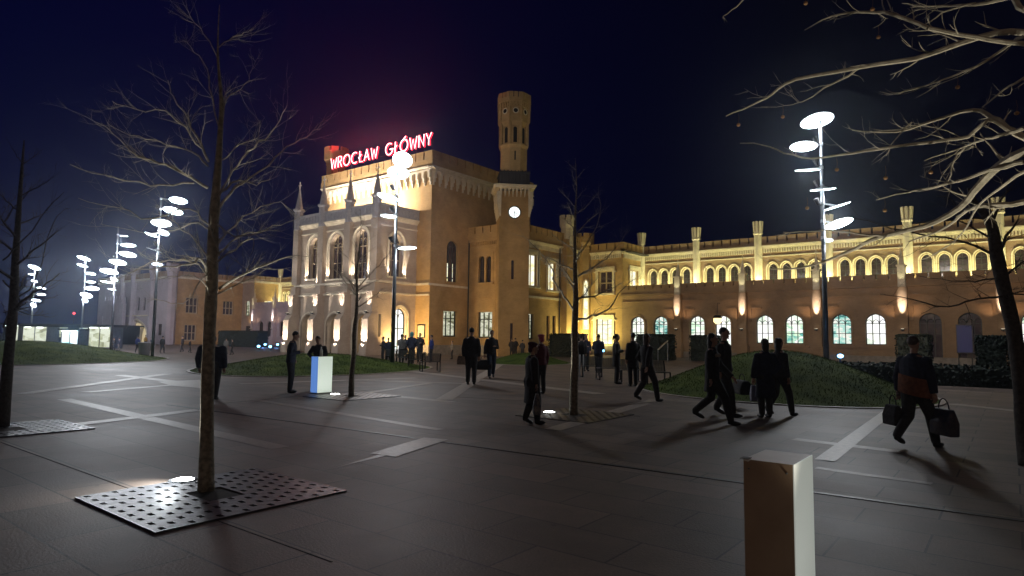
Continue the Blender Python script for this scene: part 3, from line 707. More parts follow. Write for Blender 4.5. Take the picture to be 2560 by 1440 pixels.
light('AREA', 'sign_glow', ((SL+SR)/2, YB-.5, zs0+1.3), 3800, (1, .05, .1), SG, ((SL+SR)/2, YB-14, 40), shape='RECTANGLE', size=14, size_y=.3)

for k in range(5):
    light('POINT', 'neon_spill', (SL+(SR-SL)*(k+.5)/5, YB-.75, zs0+.35), 9, (1, .06, .12), SG, shadow_soft_size=.3)
# ================================================================ GROUND
def paving():
    m, n, b = newmat('plaza_paving'); L = n.links.new; N = n.nodes.new
    g = N('ShaderNodeNewGeometry')
    br = N('ShaderNodeTexBrick'); L(g.outputs['Position'], br.inputs['Vector'])
    br.inputs['Scale'].default_value = 1; br.inputs['Brick Width'].default_value = 1.2; br.inputs['Row Height'].default_value = .6
    br.inputs['Mortar Size'].default_value = .011; br.inputs['Mortar Smooth'].default_value = .3; br.offset = .5
    br.inputs['Color1'].default_value = (.225,.163,.130,1); br.inputs['Color2'].default_value = (.140,.104,.086,1); br.inputs['Mortar'].default_value = (.055,.045,.04,1)
    no = N('ShaderNodeTexNoise'); no.inputs['Scale'].default_value = .35; no.inputs['Detail'].default_value = 9; no.inputs['Roughness'].default_value = .7; L(g.outputs['Position'], no.inputs['Vector'])
    mrr = N('ShaderNodeMapRange'); mrr.inputs['From Min'].default_value = .3; mrr.inputs['From Max'].default_value = .7; mrr.inputs['To Min'].default_value = .68; mrr.inputs['To Max'].default_value = 1.15; L(no.outputs['Fac'], mrr.inputs['Value'])
    n2 = N('ShaderNodeTexNoise'); n2.inputs['Scale'].default_value = 45; n2.inputs['Detail'].default_value = 4; L(g.outputs['Position'], n2.inputs['Vector'])
    m2 = N('ShaderNodeMapRange'); m2.inputs['To Min'].default_value = .72; m2.inputs['To Max'].default_value = 1.28; L(n2.outputs['Fac'], m2.inputs['Value'])
    vo = N('ShaderNodeTexVoronoi'); vo.inputs['Scale'].default_value = 2.6; L(g.outputs['Position'], vo.inputs['Vector'])
    gm = N('ShaderNodeMapRange'); gm.inputs['From Min'].default_value = .035; gm.inputs['From Max'].default_value = .075; gm.inputs['To Min'].default_value = .45; gm.inputs['To Max'].default_value = 1; L(vo.outputs['Distance'], gm.inputs['Value'])
    n3 = N('ShaderNodeTexNoise'); n3.inputs['Scale'].default_value = 1.7; n3.inputs['Detail'].default_value = 10; n3.inputs['Roughness'].default_value = .75; L(g.outputs['Position'], n3.inputs['Vector'])
    m3 = N('ShaderNodeMapRange'); m3.inputs['From Min'].default_value = .35; m3.inputs['From Max'].default_value = .65; m3.inputs['To Min'].default_value = .8; m3.inputs['To Max'].default_value = 1.12; L(n3.outputs['Fac'], m3.inputs['Value'])
    mx1 = N('ShaderNodeMath'); mx1.operation = 'MULTIPLY'; L(gm.outputs[0], mx1.inputs[0]); L(m3.outputs[0], mx1.inputs[1])
    mx2 = N('ShaderNodeMath'); mx2.operation = 'MULTIPLY'; L(mx1.outputs[0], mx2.inputs[0]); L(m2.outputs[0], mx2.inputs[1])
    mm = N('ShaderNodeMath'); mm.operation = 'MULTIPLY'; L(mrr.outputs[0], mm.inputs[0]); L(mx2.outputs[0], mm.inputs[1])
    mu = N('ShaderNodeMix'); mu.data_type = 'RGBA'; mu.blend_type = 'MULTIPLY'; mu.inputs['Factor'].default_value = 1
    L(br.outputs['Color'], mu.inputs['A']); L(mm.outputs[0], mu.inputs['B']); L(mu.outputs['Result'], b.inputs['Base Color'])
    rr = N('ShaderNodeMapRange'); rr.inputs['To Min'].default_value = .42; rr.inputs['To Max'].default_value = .7; L(no.outputs['Fac'], rr.inputs['Value']); L(rr.outputs[0], b.inputs['Roughness'])
    bp = N('ShaderNodeBump'); bp.inputs['Strength'].default_value = .35; bp.inputs['Distance'].default_value = .01; L(n2.outputs['Fac'], bp.inputs['Height']); L(bp.outputs[0], b.inputs['Normal'])
    b.inputs['Specular IOR Level'].default_value = .3
    return m
m = MB(); m.add([(-900,-200,0),(900,-200,0),(900,1200,0),(-900,1200,0)], [(0,1,2,3)])
struct(m.build('plaza_ground', paving()))
STRIPM = noisy('pale_granite', (.32,.265,.225), (.42,.35,.30), 12, .47, bump=.1, spec=.3)
m = MB()
def gl(a, b, wd, z=.004):
    A = ground(*a); B = ground(*b); d = (B-A).normalized(); n = Vector((-d.y, d.x, 0))*wd/2
    m.add([(*(A-n).xy, z), (*(B-n).xy, z), (*(B+n).xy, z), (*(A+n).xy, z)], [(0,1,2,3)])
for a, b, wd, z in (((300,938),(505,962),.42,.004),((215,981),(500,957),.34,.008),((160,998),(700,1120),.30,.004),((190,1062),(500,1025),.36,.008),
      ((880,950),(1200,960),.3,.004),((905,985),(1075,958),.26,.008),((930,985),(1130,1005),.3,.004),((1985,1098),(2255,1130),.26,.004),((2062,1152),(2248,1010),.26,.008),
      ((2040,1170),(2330,1210),.14,.004),((1000,925),(1500,985),.5,.006),((1110,1000),(1260,905),.45,.0105),((600,960),(1040,945),.4,.007),((1380,1075),(1640,1000),.35,.0065),((2250,940),(2560,952),.6,.0052),((2380,1010),(2560,1030),.4,.007),((60,985),(420,935),.4,.0115),((640,1000),(1100,1075),.2,.006)):
    gl(a, b, wd, z)
def gq(ps, z):
    m.add([(*ground(*p).xy, z) for p in ps], [(0,1,2,3)])
gq(((830,1172),(985,1135),(1110,1098),(1035,1112)), .0045); gq(((925,1135),(990,1143),(1120,1100),(1060,1095)), .009)
gq(((395,955),(500,950),(505,972),(430,965)), .011)
struct(m.build('paving_strips', STRIPM))
m = MB()
for k in range(1):
    A = ground(420,1012); B = ground(2700,1322); m.bar((A.x,A.y,-.018), (B.x,B.y,-.018), .075, .05)
struct(m.build('drain_channel', plain('drain_dark', (.02,.018,.018), .5)))
m = MB()
for a, b in (((0,1105),(830,1405)), ((1600,905),(2300,975)), ((1100,990),(1350,1005)), ((560,1008),(1040,965)), ((1480,1032),(1600,1041)), ((2340,925),(2560,934)), ((2250,965),(2560,985))):
    A = ground(*a); B = ground(*b); m.bar((A.x,A.y,-.018), (B.x,B.y,-.018), (.012 if A.length < 15 else .03), .042)
struct(m.build('paving_joints', plain('joint_dark', (.03,.026,.025), .7)))

# ---------- grass mounds
def grassmat():
    m, n, b = newmat('lawn_grass'); L = n.links.new; N = n.nodes.new
    g = N('ShaderNodeNewGeometry'); a = N('ShaderNodeTexNoise'); a.inputs['Scale'].default_value = 1.2; a.inputs['Detail'].default_value = 8; L(g.outputs['Position'], a.inputs['Vector'])
    rp = N('ShaderNodeValToRGB'); rp.color_ramp.elements[0].position = .3; rp.color_ramp.elements[0].color = (.045,.075,.014,1); rp.color_ramp.elements[1].position = .7; rp.color_ramp.elements[1].color = (.13,.165,.035,1)
    L(a.outputs['Fac'], rp.inputs[0]); L(rp.outputs[0], b.inputs['Base Color']); setp(b, Roughness=.9); b.inputs['Specular IOR Level'].default_value = .1
    return m
GRASS = grassmat()
def mound(name, c, rx, ry, h, rot, seed):
    rnd = random.Random(seed); N = 48; K = 14; vs = []; fs = []
    ph = [rnd.uniform(0, 6.28) for _ in range(4)]
    for i in range(K+1):
        s = i/K
        for k in range(N):
            an = 2*math.pi*k/N; wob = 1+.05*math.sin(2*an+ph[0])+.035*math.sin(3*an+ph[1])
            x = rx*s*math.cos(an)*wob; y = ry*s*math.sin(an)*wob
            z = h*(math.cos(s*math.pi/2)**1.35) + .012*math.sin(7*x+ph[2])*math.sin(6*y+ph[3])*(1 if s < 1 else 0)
            vs.append((c[0]+x*math.cos(rot)-y*math.sin(rot), c[1]+x*math.sin(rot)+y*math.cos(rot), z+.012))
    for i in range(K):
        for k in range(N):
            k2 = (k+1) % N; fs.append((i*N+k, (i+1)*N+k, (i+1)*N+k2, i*N+k2))
    mb = MB(); mb.add(vs, fs); o = struct(mb.build('grass_mound', GRASS, smooth=True))
    # tufts of blades
    g = MB()
    for _ in range(int(min(26000, rx*ry*900))):
        s = rnd.random()**.5; an = rnd.uniform(0, 6.283); wob = 1+.05*math.sin(2*an+ph[0])+.035*math.sin(3*an+ph[1])
        x = rx*s*math.cos(an)*wob; y = ry*s*math.sin(an)*wob; z = h*(math.cos(s*math.pi/2)**1.35)
        X = c[0]+x*math.cos(rot)-y*math.sin(rot); Y = c[1]+x*math.sin(rot)+y*math.cos(rot)
        bw = rnd.uniform(.006,.014); hh = rnd.uniform(.03,.08); d = rnd.uniform(0,6.28); dx, dy = math.cos(d)*bw, math.sin(d)*bw
        g.add([(X-dx,Y-dy,z),(X+dx,Y+dy,z),(X+rnd.uniform(-.04,.04),Y+rnd.uniform(-.04,.04),z+hh)], [(0,1,2)])
    struct(g.build('grass_blades', GRASS), 'stuff')
    rim = MB(); pts = []
    for k in range(N):
        an = 2*math.pi*k/N; wob = (1+.05*math.sin(2*an+ph[0])+.035*math.sin(3*an+ph[1]))
        for e, z in ((0,.0),(.0,.03),(.14,.03),(.14,.0)):
            x = (rx+e)*math.cos(an)*wob; y = (ry+e)*math.sin(an)*wob
            pts.append((c[0]+x*math.cos(rot)-y*math.sin(rot), c[1]+x*math.sin(rot)+y*math.cos(rot), z))
    f = []
    for k in range(N):
        for j in range(3): a = k*4+j; b2 = ((k+1) % N)*4+j; f.append((a, a+1, b2+1, b2))
    rim.add(pts, f); struct(rim.build('mound_kerb', STRIPM))
MC = {}
def gp(px, t): 
    q = CAM + fwd_h*t + rgt*((px-1280)/F_PX*t); return (q.x, q.y)
mound('m', gp(1945, 21.0), 4.15, 5.2, 1.30, -PSI*-1, 1)
mound('m', gp(800, 32.0), 5.4, 6.6, .72, PSI, 2)
mound('m', gp(60, 38.0), 7.4, 8.6, 1.1, PSI, 3)
mound('m', gp(1320, 42.5), 2.7, 4.2, .62, PSI, 4)

# ---------- hedges
HEDGE = noisy('hedge_leaf', (.005,.009,.006), (.014,.022,.010), 6, .7)
def hedge(x0, x1, y0, y1, h, label, seed):
    rnd = random.Random(seed); t = thing('hedge', label, 'hedge', ((x0+x1)/2, (y0+y1)/2, 0), 'clipped hedges in front of the station')
    m = MB(); m.box(x0+.06, x1-.06, y0+.06, y1-.06, 0, h-.06); m.build('core', HEDGE, t)
    g = MB(); A = 2*((x1-x0)*h+(y1-y0)*h)+(x1-x0)*(y1-y0); n = int(min(6000, A*90))
    for _ in range(n):
        f = rnd.random(); 
        if f < .3: p = (rnd.uniform(x0,x1), rnd.uniform(y0,y1), h)
        elif f < .65: p = (rnd.uniform(x0,x1), rnd.choice((y0,y0,y1)), rnd.uniform(0,h))
        else: p = (rnd.choice((x0,x1)), rnd.uniform(y0,y1), rnd.uniform(0,h))
        p = Vector(p)+Vector([rnd.uniform(-.07,.07) for _ in range(3)])
        a = Vector([rnd.uniform(-1,1) for _ in range(3)]).normalized()*.07; b = a.orthogonal().normalized()*.05
        g.add([p-a, p+b, p+a, p-b], [(0,1,2,3)])
    g.build('leaves', HEDGE, t)
def hedge_px(pl, pr, t, dep, h, label, seed):
    A = gp(pl, t); B = gp(pr, t); x0, x1 = sorted((A[0], B[0])); y = (A[1]+B[1])/2; hedge(x0, x1, y, y+dep, h, label, seed)
def hedge_y(pl, pr, Y, dep, h, label, seed):
    x0 = on_y(pl, 850, Y).x; x1 = on_y(pr, 850, Y).x; hedge(x0, x1, Y, Y+dep, h, label, seed)
hedge_y(1372, 1437, 47.5, 2.2, 2.0, 'tall dark clipped hedge block left of the lit yellow tall windows', 1)
hedge_y(1590, 1669, 47.5, 1.6, 2.0, 'dark hedge block in front of the second lit arched window with a handrail beside it', 2)
hedge_y(1724, 1790, 49, 1.6, 1.95, 'dark hedge block in front of the left lit doorway under the hanging lantern', 3)
hedge_y(2240, 2322, 40, 1.6, 2.0, 'dark hedge block behind the head of the walker with the orange jacket panel', 4)
hedge_y(2440, 2516, 34, 1.6, 1.9, 'dark hedge block right of the blue notice panel, behind the leaning trunk', 5)
hedge_y(2085, 2700, 29.5, 1.6, .72, 'long low dark hedge running behind the right grass mound towards the right edge', 6)
hedge_y(545, 642, 45.5, 1.6, 2.1, 'long dark hedge block in front of the far orange wing', 7)
m = MB(); fq = FY(57.5); X = on_y(2412, 855, 57.3).x
nb = thing('notice_panel', 'tall blue backlit notice panel between the two dark doorways on the right', 'panel', (X, 57.25, 0)); m.box(X-.5, X+.5, 57.2, 57.3, .9, 3.0); m.bar((X-.4,57.25,0),(X-.4,57.25,.9),.06); m.bar((X+.4,57.25,0),(X+.4,57.25,.9),.06); m.build('frame', BLACKM, nb)
m = MB(); m.box(X-.44, X+.44, 57.19, 57.197, .97, 2.93); m.build('screen', emit('blue_panel', (.05,.08,.5), .07), nb)
h0 = ground(1645, 884); hr = thing('handrail', 'short slanting pale handrail beside the dark hedge at the wing', 'handrail', (*at(1647, 875, 44).xy, 0))
m = MB(); a = at(1645, 874, 44); b = at(1669, 852, 46.5); m.tube([a, b], .045, 6); m.build('rail', plain('rail_steel', (.6,.6,.55), .3, .5), hr)
m = MB(); m.tube([(a.x,a.y,0), a], .035, 6); m.tube([(b.x,b.y,0), b], .035, 6); m.build('post', METAL, hr)

# ================================================================ LAMP POSTS
DISC = emit('lamp_disc_white', (.80, .95, 1.0), 9.0); DISCT = plain('disc_back', (.6,.62,.64), .4, .3); SPOTM = emit('projector_glow', (.85,.97,1), 14)
def lamppost(px, t, label, discs, heads=(), top=None, pw=1.0):
    X, Y = gp(px, t); root = thing('lamp_post', label, 'street lamp', (X, Y, 0), 'multi-disc lamp posts on the plaza')
    H = top if top else 11.0
    m = MB(); m.tube([(X,Y,0),(X,Y,4.5),(X,Y,4.55),(X,Y,H)], [.11,.10,.085,.06], 10); m.lathe((X,Y), [(.26,0),(.26,.03),(.13,.05)], 12); m.build('pole', METAL, root, True)
    base = Vector((X, Y, 0))
    yrows = []
    for dx, py, wpx_, asp, tilt in discs:           # dx: offset of disc centre in px, py row, width px, aspect, tilt
        c = base + rgt*(dx/F_PX*t); r = wpx_/2/F_PX*t
        z = zat(X, Y, py); c.z = z
        el = math.atan2(z-CZ, t); al = math.asin(min(.95, asp))-el
        nrm = Matrix.Rotation(R(tilt), 3, fwd_h) @ (Matrix.Rotation(-al, 3, rgt) @ Vector((0,0,-1)))
        q = Vector((0,0,1)).rotation_difference(nrm).to_matrix()
        mb = MB(); mt = MB(); N = 24
        mb.add([c+q@Vector((r*math.cos(2*math.pi*i/N), r*math.sin(2*math.pi*i/N), .004)) for i in range(N)], [tuple(range(N))])
        mt.add([c+q@Vector((r*1.03*math.cos(2*math.pi*i/N), r*1.03*math.sin(2*math.pi*i/N), zz)) for zz in (0, -.035) for i in range(N)], [tuple(range(N)), tuple(N+i for i in reversed(range(N)))]+[(i,(i+1)%N,N+(i+1)%N,N+i) for i in range(N)])
        mt.bar(Vector((X,Y,z+.12)), c-nrm*.05, .05); mt.lathe((X,Y), [(.09,z+.06),(.09,z+.18)], 8); mt.bar(c-nrm*.035+q@Vector((r*.9,0,0)), c-nrm*.035-q@Vector((r*.9,0,0)), .03)
        o = mt.build('reflector', DISCT, root); mb.build('lit_face', DISC, o)
        light('POINT', 'reflector_light', c+nrm*.3, 280*pw*(r/.55)**2, (.92,.95,1.0), root, shadow_soft_size=.25)
    for dy, in heads:
        z = zat(X, Y, dy); mb = MB(); mb.tube([(X-.12,Y-.12,z-.1),(X-.2,Y-.2,z+.15)], [.07,.11], 8); mb.bar((X,Y,z-.12),(X-.14,Y-.14,z-.1),.04); o = mb.build('projector', BLACKM, root)
    return root, X, Y
L1, LX1, LY1 = lamppost(2064, 26.4, 'tallest white lamp post rising behind the right grass mound, beside the blue ground light',
    [(-8,302,78,.52,-4), (-44,367,64,.40,4), (-36,426,58,.10,-2), (-16,476,26,.16,-3), (16,473,36,.16,-6), (36,516,66,.22,-17), (38,560,72,.42,-12), (12,601,22,.3,8)], ((352,),(408,),(460,),(506,)), 11.0)
L2, LX2, LY2 = lamppost(985, 33, 'white lamp post standing in front of the entrance porch and the red sign',
    [(12,400,50,.8,0), (2,432,54,.6,0), (-22,494,56,.34,14), (-18,541,42,.22,4), (30,620,46,.16,-4)], ((470,),(525,),(600,)), 10.9, 1.1)
L3, LX3, LY3 = lamppost(388, 44, 'white lamp post nearest the big front tree, a wide cluster of tilted discs',
    [(44,501,42,.42,-2), (32,527,46,.45,4), (4,558,46,.40,-4), (12,582,24,.6,0), (-20,587,30,.35,14), (-10,626,36,.18,18), (0,661,24,.3,-3)], ((520,),(610,)), 10.9, 1.2)
L4, LX4, LY4 = lamppost(284, 55, 'second white lamp post from the big front tree, thin discs above a bright cluster',
    [(16,590,18,.12,0), (28,613,34,.25,-3), (28,636,38,.38,0), (4,656,38,.38,0), (-16,679,40,.38,0), (-2,699,16,.5,0), (-18,706,32,.2,6), (-6,724,18,.2,6)], ((645,),), 10.9, 1.4)
L5, LX5, LY5 = lamppost(208, 76, 'slim distant lamp post with its brightest disc in the middle of the pole',
    [(-6,646,30,.4,8), (-8,664,24,.35,8), (14,684,22,.3,0), (16,705,20,.2,-5), (20,721,30,.3,-8), (6,738,26,.5,0), (4,751,14,.8,0)], (), 10.9, 1.3)
L6, LX6, LY6 = lamppost(82, 90, 'farthest left white lamp post above the lit shelters',
    [(-2,669,28,.45,6), (0,703,14,.4,0), (18,720,20,.25,0), (20,736,18,.25,-6), (8,751,20,.3,0), (2,763,14,.7,0), (-8,686,14,.3,0)], (), 10.9, 1.3)
x7, y7 = 7.0, -9.0  # unseen post, added to light the near paving and brown bollard face
L7_ADDED, LX7, LY7 = lamppost(1280, 1, 'added unseen lamp post behind the viewer', [], (), 9) if False else (None, x7, y7)
L7_ADDED = thing('lamp_post', 'unseen lamp post added behind the viewer to light the near paving', 'street lamp', (x7, y7, 0), 'multi-disc lamp posts on the plaza')
m = MB(); m.tube([(x7,y7,0),(x7,y7,4.5),(x7,y7,4.55),(x7,y7,9)], [.11,.10,.085,.06], 10); m.build('pole', METAL, L7_ADDED, True)
m = MB(); m.lathe((x7,y7), [(.5,8.4),(.5,8.44)], 20); m.build('reflector', DISC, L7_ADDED)
light('POINT', 'reflector_light', (x7, y7, 8.1), 620, (1, .72, .52), L7_ADDED, shadow_soft_size=.35)
# warm projectors carried by the lamp posts, aimed at the facades
light('SPOT', 'facade_projector', (LX2+.1, LY2+.1, 8.0), 6200, (1, .68, .33), L2, (-39, 45, 6), spot_size=R(60), spot_blend=1, shadow_soft_size=.2)
light('SPOT', 'facade_projector', (LX1, LY1+.1, 8.5), 5000, (1, .72, .44), L1, (-12, 57.6, 4.5), spot_size=R(90), spot_blend=1, shadow_soft_size=.2)
light('SPOT', 'facade_projector', (LX2-.1, LY2+.1, 9.5), 5200, (1, .82, .74), L2, (-50, 36.5, 8), spot_size=R(70), spot_blend=1, shadow_soft_size=.2)
light('SPOT', 'facade_projector', (LX3, LY3+.1, 9.0), 30000, (.80, .74, 1), L3, (-106, 48, 5), spot_size=R(60), spot_blend=1, shadow_soft_size=.2)
light('SPOT', 'facade_projector', (LX3+.1, LY3+.1, 8.0), 26000, (1, .50, .14), L3, (-101, 56, 6), spot_size=R(28), spot_blend=1, shadow_soft_size=.2)
light('SPOT', 'facade_projector', (LX2+.1, LY2, 9.0), 6500, (1, .90, .76), L2, (-36, 46, 21), spot_size=R(26), spot_blend=1, shadow_soft_size=.2)
# linear yellow floor lights washing the bay between tower and wing
for x, y, tx, ty, pwv in ((-33.4, 55.6, -33.4, 57.7, 420), (-34.0, 53.6, -35.5, 53.8, 160), (-29.6, 60, -30.9, 60, 60)):
    light('AREA', 'ground_wash', (x, y, 1.2 if y < 59 else 7.1), pwv, (1, .88, .32), ST, (tx, ty, 6), shape='RECTANGLE', size=1.6, size_y=.15)

# ================================================================ GROUND LIGHTS / GRATES
GLW = emit('ground_light_white', (.95,1,.94), 26.0); GLB = emit('ground_light_blue', (.15,.45,1), 14.0)
PLATE = noisy('steel_plate', (.07,.07,.08), (.13,.13,.145), 14, .40, .6, bump=.25)
PLATE2 = noisy('dull_steel_plate', (.10,.09,.085), (.17,.15,.14), 9, .42, .7, bump=.2)
SOIL = noisy('dark_soil', (.01,.009,.008), (.03,.025,.02), 8, .9)
def ground_light(x, y, label, mat=GLW, r=.11, power=0, target=None, col=(1,.97,.85), size=70, grp='round in-ground lights beside the trees'):
    t = thing('ground_light', label, 'ground light', (x, y, 0), grp)
    m = MB(); m.lathe((x, y), [(r+.03, .0), (r+.03, .02), (r+.005, .024), (r, .02)], 24); m.build('rim', METAL, t)
    m = MB(); m.lathe((x, y), [(r*.98, .018), (r*.7, .03), (r*.2, .034)], 24); m.build('lens', mat, t, True)
    if power: light('SPOT', 'up_light', (x, y, .09), power, col, t, target, spot_size=R(size), spot_blend=.6, shadow_soft_size=.06)
    return t
def grate(cx, cy, label, hw=.86, hd=.93, trunk=.16, nx=17, ny=15, plate=None):
    t = thing('tree_grate', label, 'tree grate', (cx, cy, 0), 'square steel tree grates')
    m = MB(); z = .016; X0, X1, Y0, Y1 = cx-hw, cx+hw, cy-hd, cy+hd; dx = (X1-X0)/nx; dy = (Y1-Y0)/ny
    for i in range(nx):
        for j in range(ny):
            x0 = X0+i*dx; y0 = Y0+j*dy; cxx = x0+dx/2; cyy = y0+dy/2
            if math.hypot(cxx-cx, cyy-cy) < trunk+.08: continue
            if (i+j) % 2: m.add([(x0,y0,z),(x0+dx,y0,z),(x0+dx,y0+dy,z),(x0,y0+dy,z)], [(0,1,2,3)]); continue
            a, b, c, d = x0+dx*.08, x0+dx*.92, y0+dy*.34, y0+dy*.70
            m.add([(x0,y0,z),(x0+dx,y0,z),(x0+dx,y0+dy,z),(x0,y0+dy,z),(a,c,z),(b,c,z),(b,d,z),(a,d,z),(a,c,z-.008),(b,c,z-.008),(b,d,z-.008),(a,d,z-.008)],
                  [(0,1,5,4),(1,2,6,5),(2,3,7,6),(3,0,4,7),(4,5,9,8),(5,6,10,9),(6,7,11,10),(7,4,8,11)])
    m.build('plate', plate or PLATE, t)
    m = MB(); m.add([(X0,Y0,.006),(X1,Y0,.006),(X1,Y1,.006),(X0,Y1,.006)], [(0,1,2,3)]); m.build('soil_bed', SOIL, t)
    m = MB(); e = .02
    m.box(X0-e,X1+e,Y0-e,Y0-.002,0,.017); m.box(X0-e,X1+e,Y1+.002,Y1+e,0,.017); m.box(X0-e,X0-.002,Y0,Y1,0,.0165); m.box(X1+.002,X1+e,Y0,Y1,0,.0165); m.build('grate_frame', METAL, t)

# ================================================================ TREES
BARK = noisy('bark', (.17,.145,.105), (.36,.31,.23), 22, .85, bump=.6, detail=8)
BARK_SHADED = noisy('shaded_bark', (.045,.036,.03), (.09,.075,.06), 22, .85, bump=.6, detail=8)  # same bark darkened; the edge trees' lack of light is in the colour
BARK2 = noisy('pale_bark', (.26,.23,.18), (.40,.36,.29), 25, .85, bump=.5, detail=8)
LEAF = noisy('dry_leaf', (.20,.10,.04), (.32,.18,.08), 9, .8)
def kinky(a, b, n, rnd, amp, droop=0):
    a = Vector(a); b = Vector(b); L = (b-a).length; out = [a]
    off = Vector((0,0,0))
    for i in range(1, n+1):
        s = i/n; off += Vector([rnd.uniform(-1,1) for _ in range(3)])*amp*L/n
        out.append(a.lerp(b, s)+off*(1-s*.3)+Vector((0,0,droop*L*s*(1-s))))
    return out
def twig(mb, p, d, L, r, rnd, depth):
    n = 5; pts = [Vector(p)]; dd = Vector(d).normalized()
    for i in range(n):
        dd = (dd+Vector([rnd.uniform(-1,1) for _ in range(3)])*.22+Vector((0,0,.07))).normalized(); pts.append(pts[-1]+dd*L/n)
    mb.tube(pts, [r*(1-.75*i/n) for i in range(n+1)], 4 if r < .012 else 5, False)
    if depth > 0:
        for _ in range(rnd.choice((1,2,3))):
            i = rnd.randint(1, n-1); q = pts[i]; s = (dd+Vector([rnd.uniform(-1,1) for _ in range(3)])*.9).normalized()
            twig(mb, q, s, L*rnd.uniform(.3,.6), r*.55, rnd, depth-1)
def sprout(mb, pts, rad, rnd, count, L, depth=1):
    count = int(count*1.5)
    for _ in range(count):
        i = rnd.randint(max(1, len(pts)//5), len(pts)-1); d = (pts[i]-pts[i-1]).normalized()
        s = (d*rnd.uniform(.5,1)+Vector([rnd.uniform(-1,1) for _ in range(3)])*.7).normalized()
        rr = rad[i] if hasattr(rad, '__len__') else rad
        twig(mb, pts[i-1].lerp(pts[i], rnd.random()), s, L*rnd.uniform(.35,1.3), max(.0018, rr*.38), rnd, depth)
def smooth_pts(pts, k=3):
    out = []
    for i in range(len(pts)-1):
        p0 = pts[max(i-1,0)]; p1 = pts[i]; p2 = pts[i+1]; p3 = pts[min(i+2,len(pts)-1)]
        for j in range(k):
            t = j/k; out.append(.5*((2*p1)+(p2-p0)*t+(2*p0-5*p1+4*p2-p3)*t*t+(3*p1-3*p2+p3-p0)*t*t*t))
    out.append(pts[-1]); return out
def limb(mb, pix, t0, t1, r0, r1, rnd, twigs=5, tl=.4, jit=.004, depth=1):
    r0 *= .82; r1 *= .7
    n = len(pix); pts = []; 
    for i, (x, y) in enumerate(pix):
        s = i/(n-1); pts.append(at(x, y, t0+(t1-t0)*s))
    pts = smooth_pts(pts, 3); N = len(pts)
    pts = [p+Vector([rnd.uniform(-1,1) for _ in range(3)])*jit*(1 if 0 < i < N-1 else 0)*t0 for i, p in enumerate(pts)]
    rad = [(r0+(r1-r0)*(i/(N-1))) for i in range(N)]
    mb.tube(pts, rad, 6, False); sprout(mb, pts, rad, rnd, twigs, tl, depth)
    return pts
def trunk_mesh(mb, pts, rad, rnd, seg=12):
    pts = smooth_pts([Vector(p) for p in pts], 4); N = len(pts); n0 = len(rad)
    rr = []
    for i in range(N):
        s = i/(N-1)*(n0-1); k = min(int(s), n0-2); rr.append(rad[k]+(rad[k+1]-rad[k])*(s-k))
    mb.tube(pts, [r*(1+rnd.uniform(-.05,.05)) for r in rr], seg, True); return pts, rr
def auto_crown(mb, pts, rr, z0, rnd, n, Lmax, up=.55, depth=2, zmax=5.0):
    for k in range(n):
        s = (k+.5)/n; z = z0+(zmax-z0)*s*.93
        i = min(range(len(pts)), key=lambda q: abs(pts[q].z-z)); p = pts[i]
        an = k*2.4+rnd.uniform(-.4,.4); L = Lmax*(1-s*.78)*rnd.uniform(.7,1.15)
        d = Vector((math.cos(an), math.sin(an), up*rnd.uniform(.5,1.3)+s*.6)).normalized()
        q = kinky(p, p+d*L, 8, rnd, .28, -.06); r = max(.007, rr[i]*.42); rad = [r*(1-.8*j/8) for j in range(9)]
        mb.tube(q, rad, 5, False); sprout(mb, q, rad, rnd, 4+int(L*5), L*.42, depth)
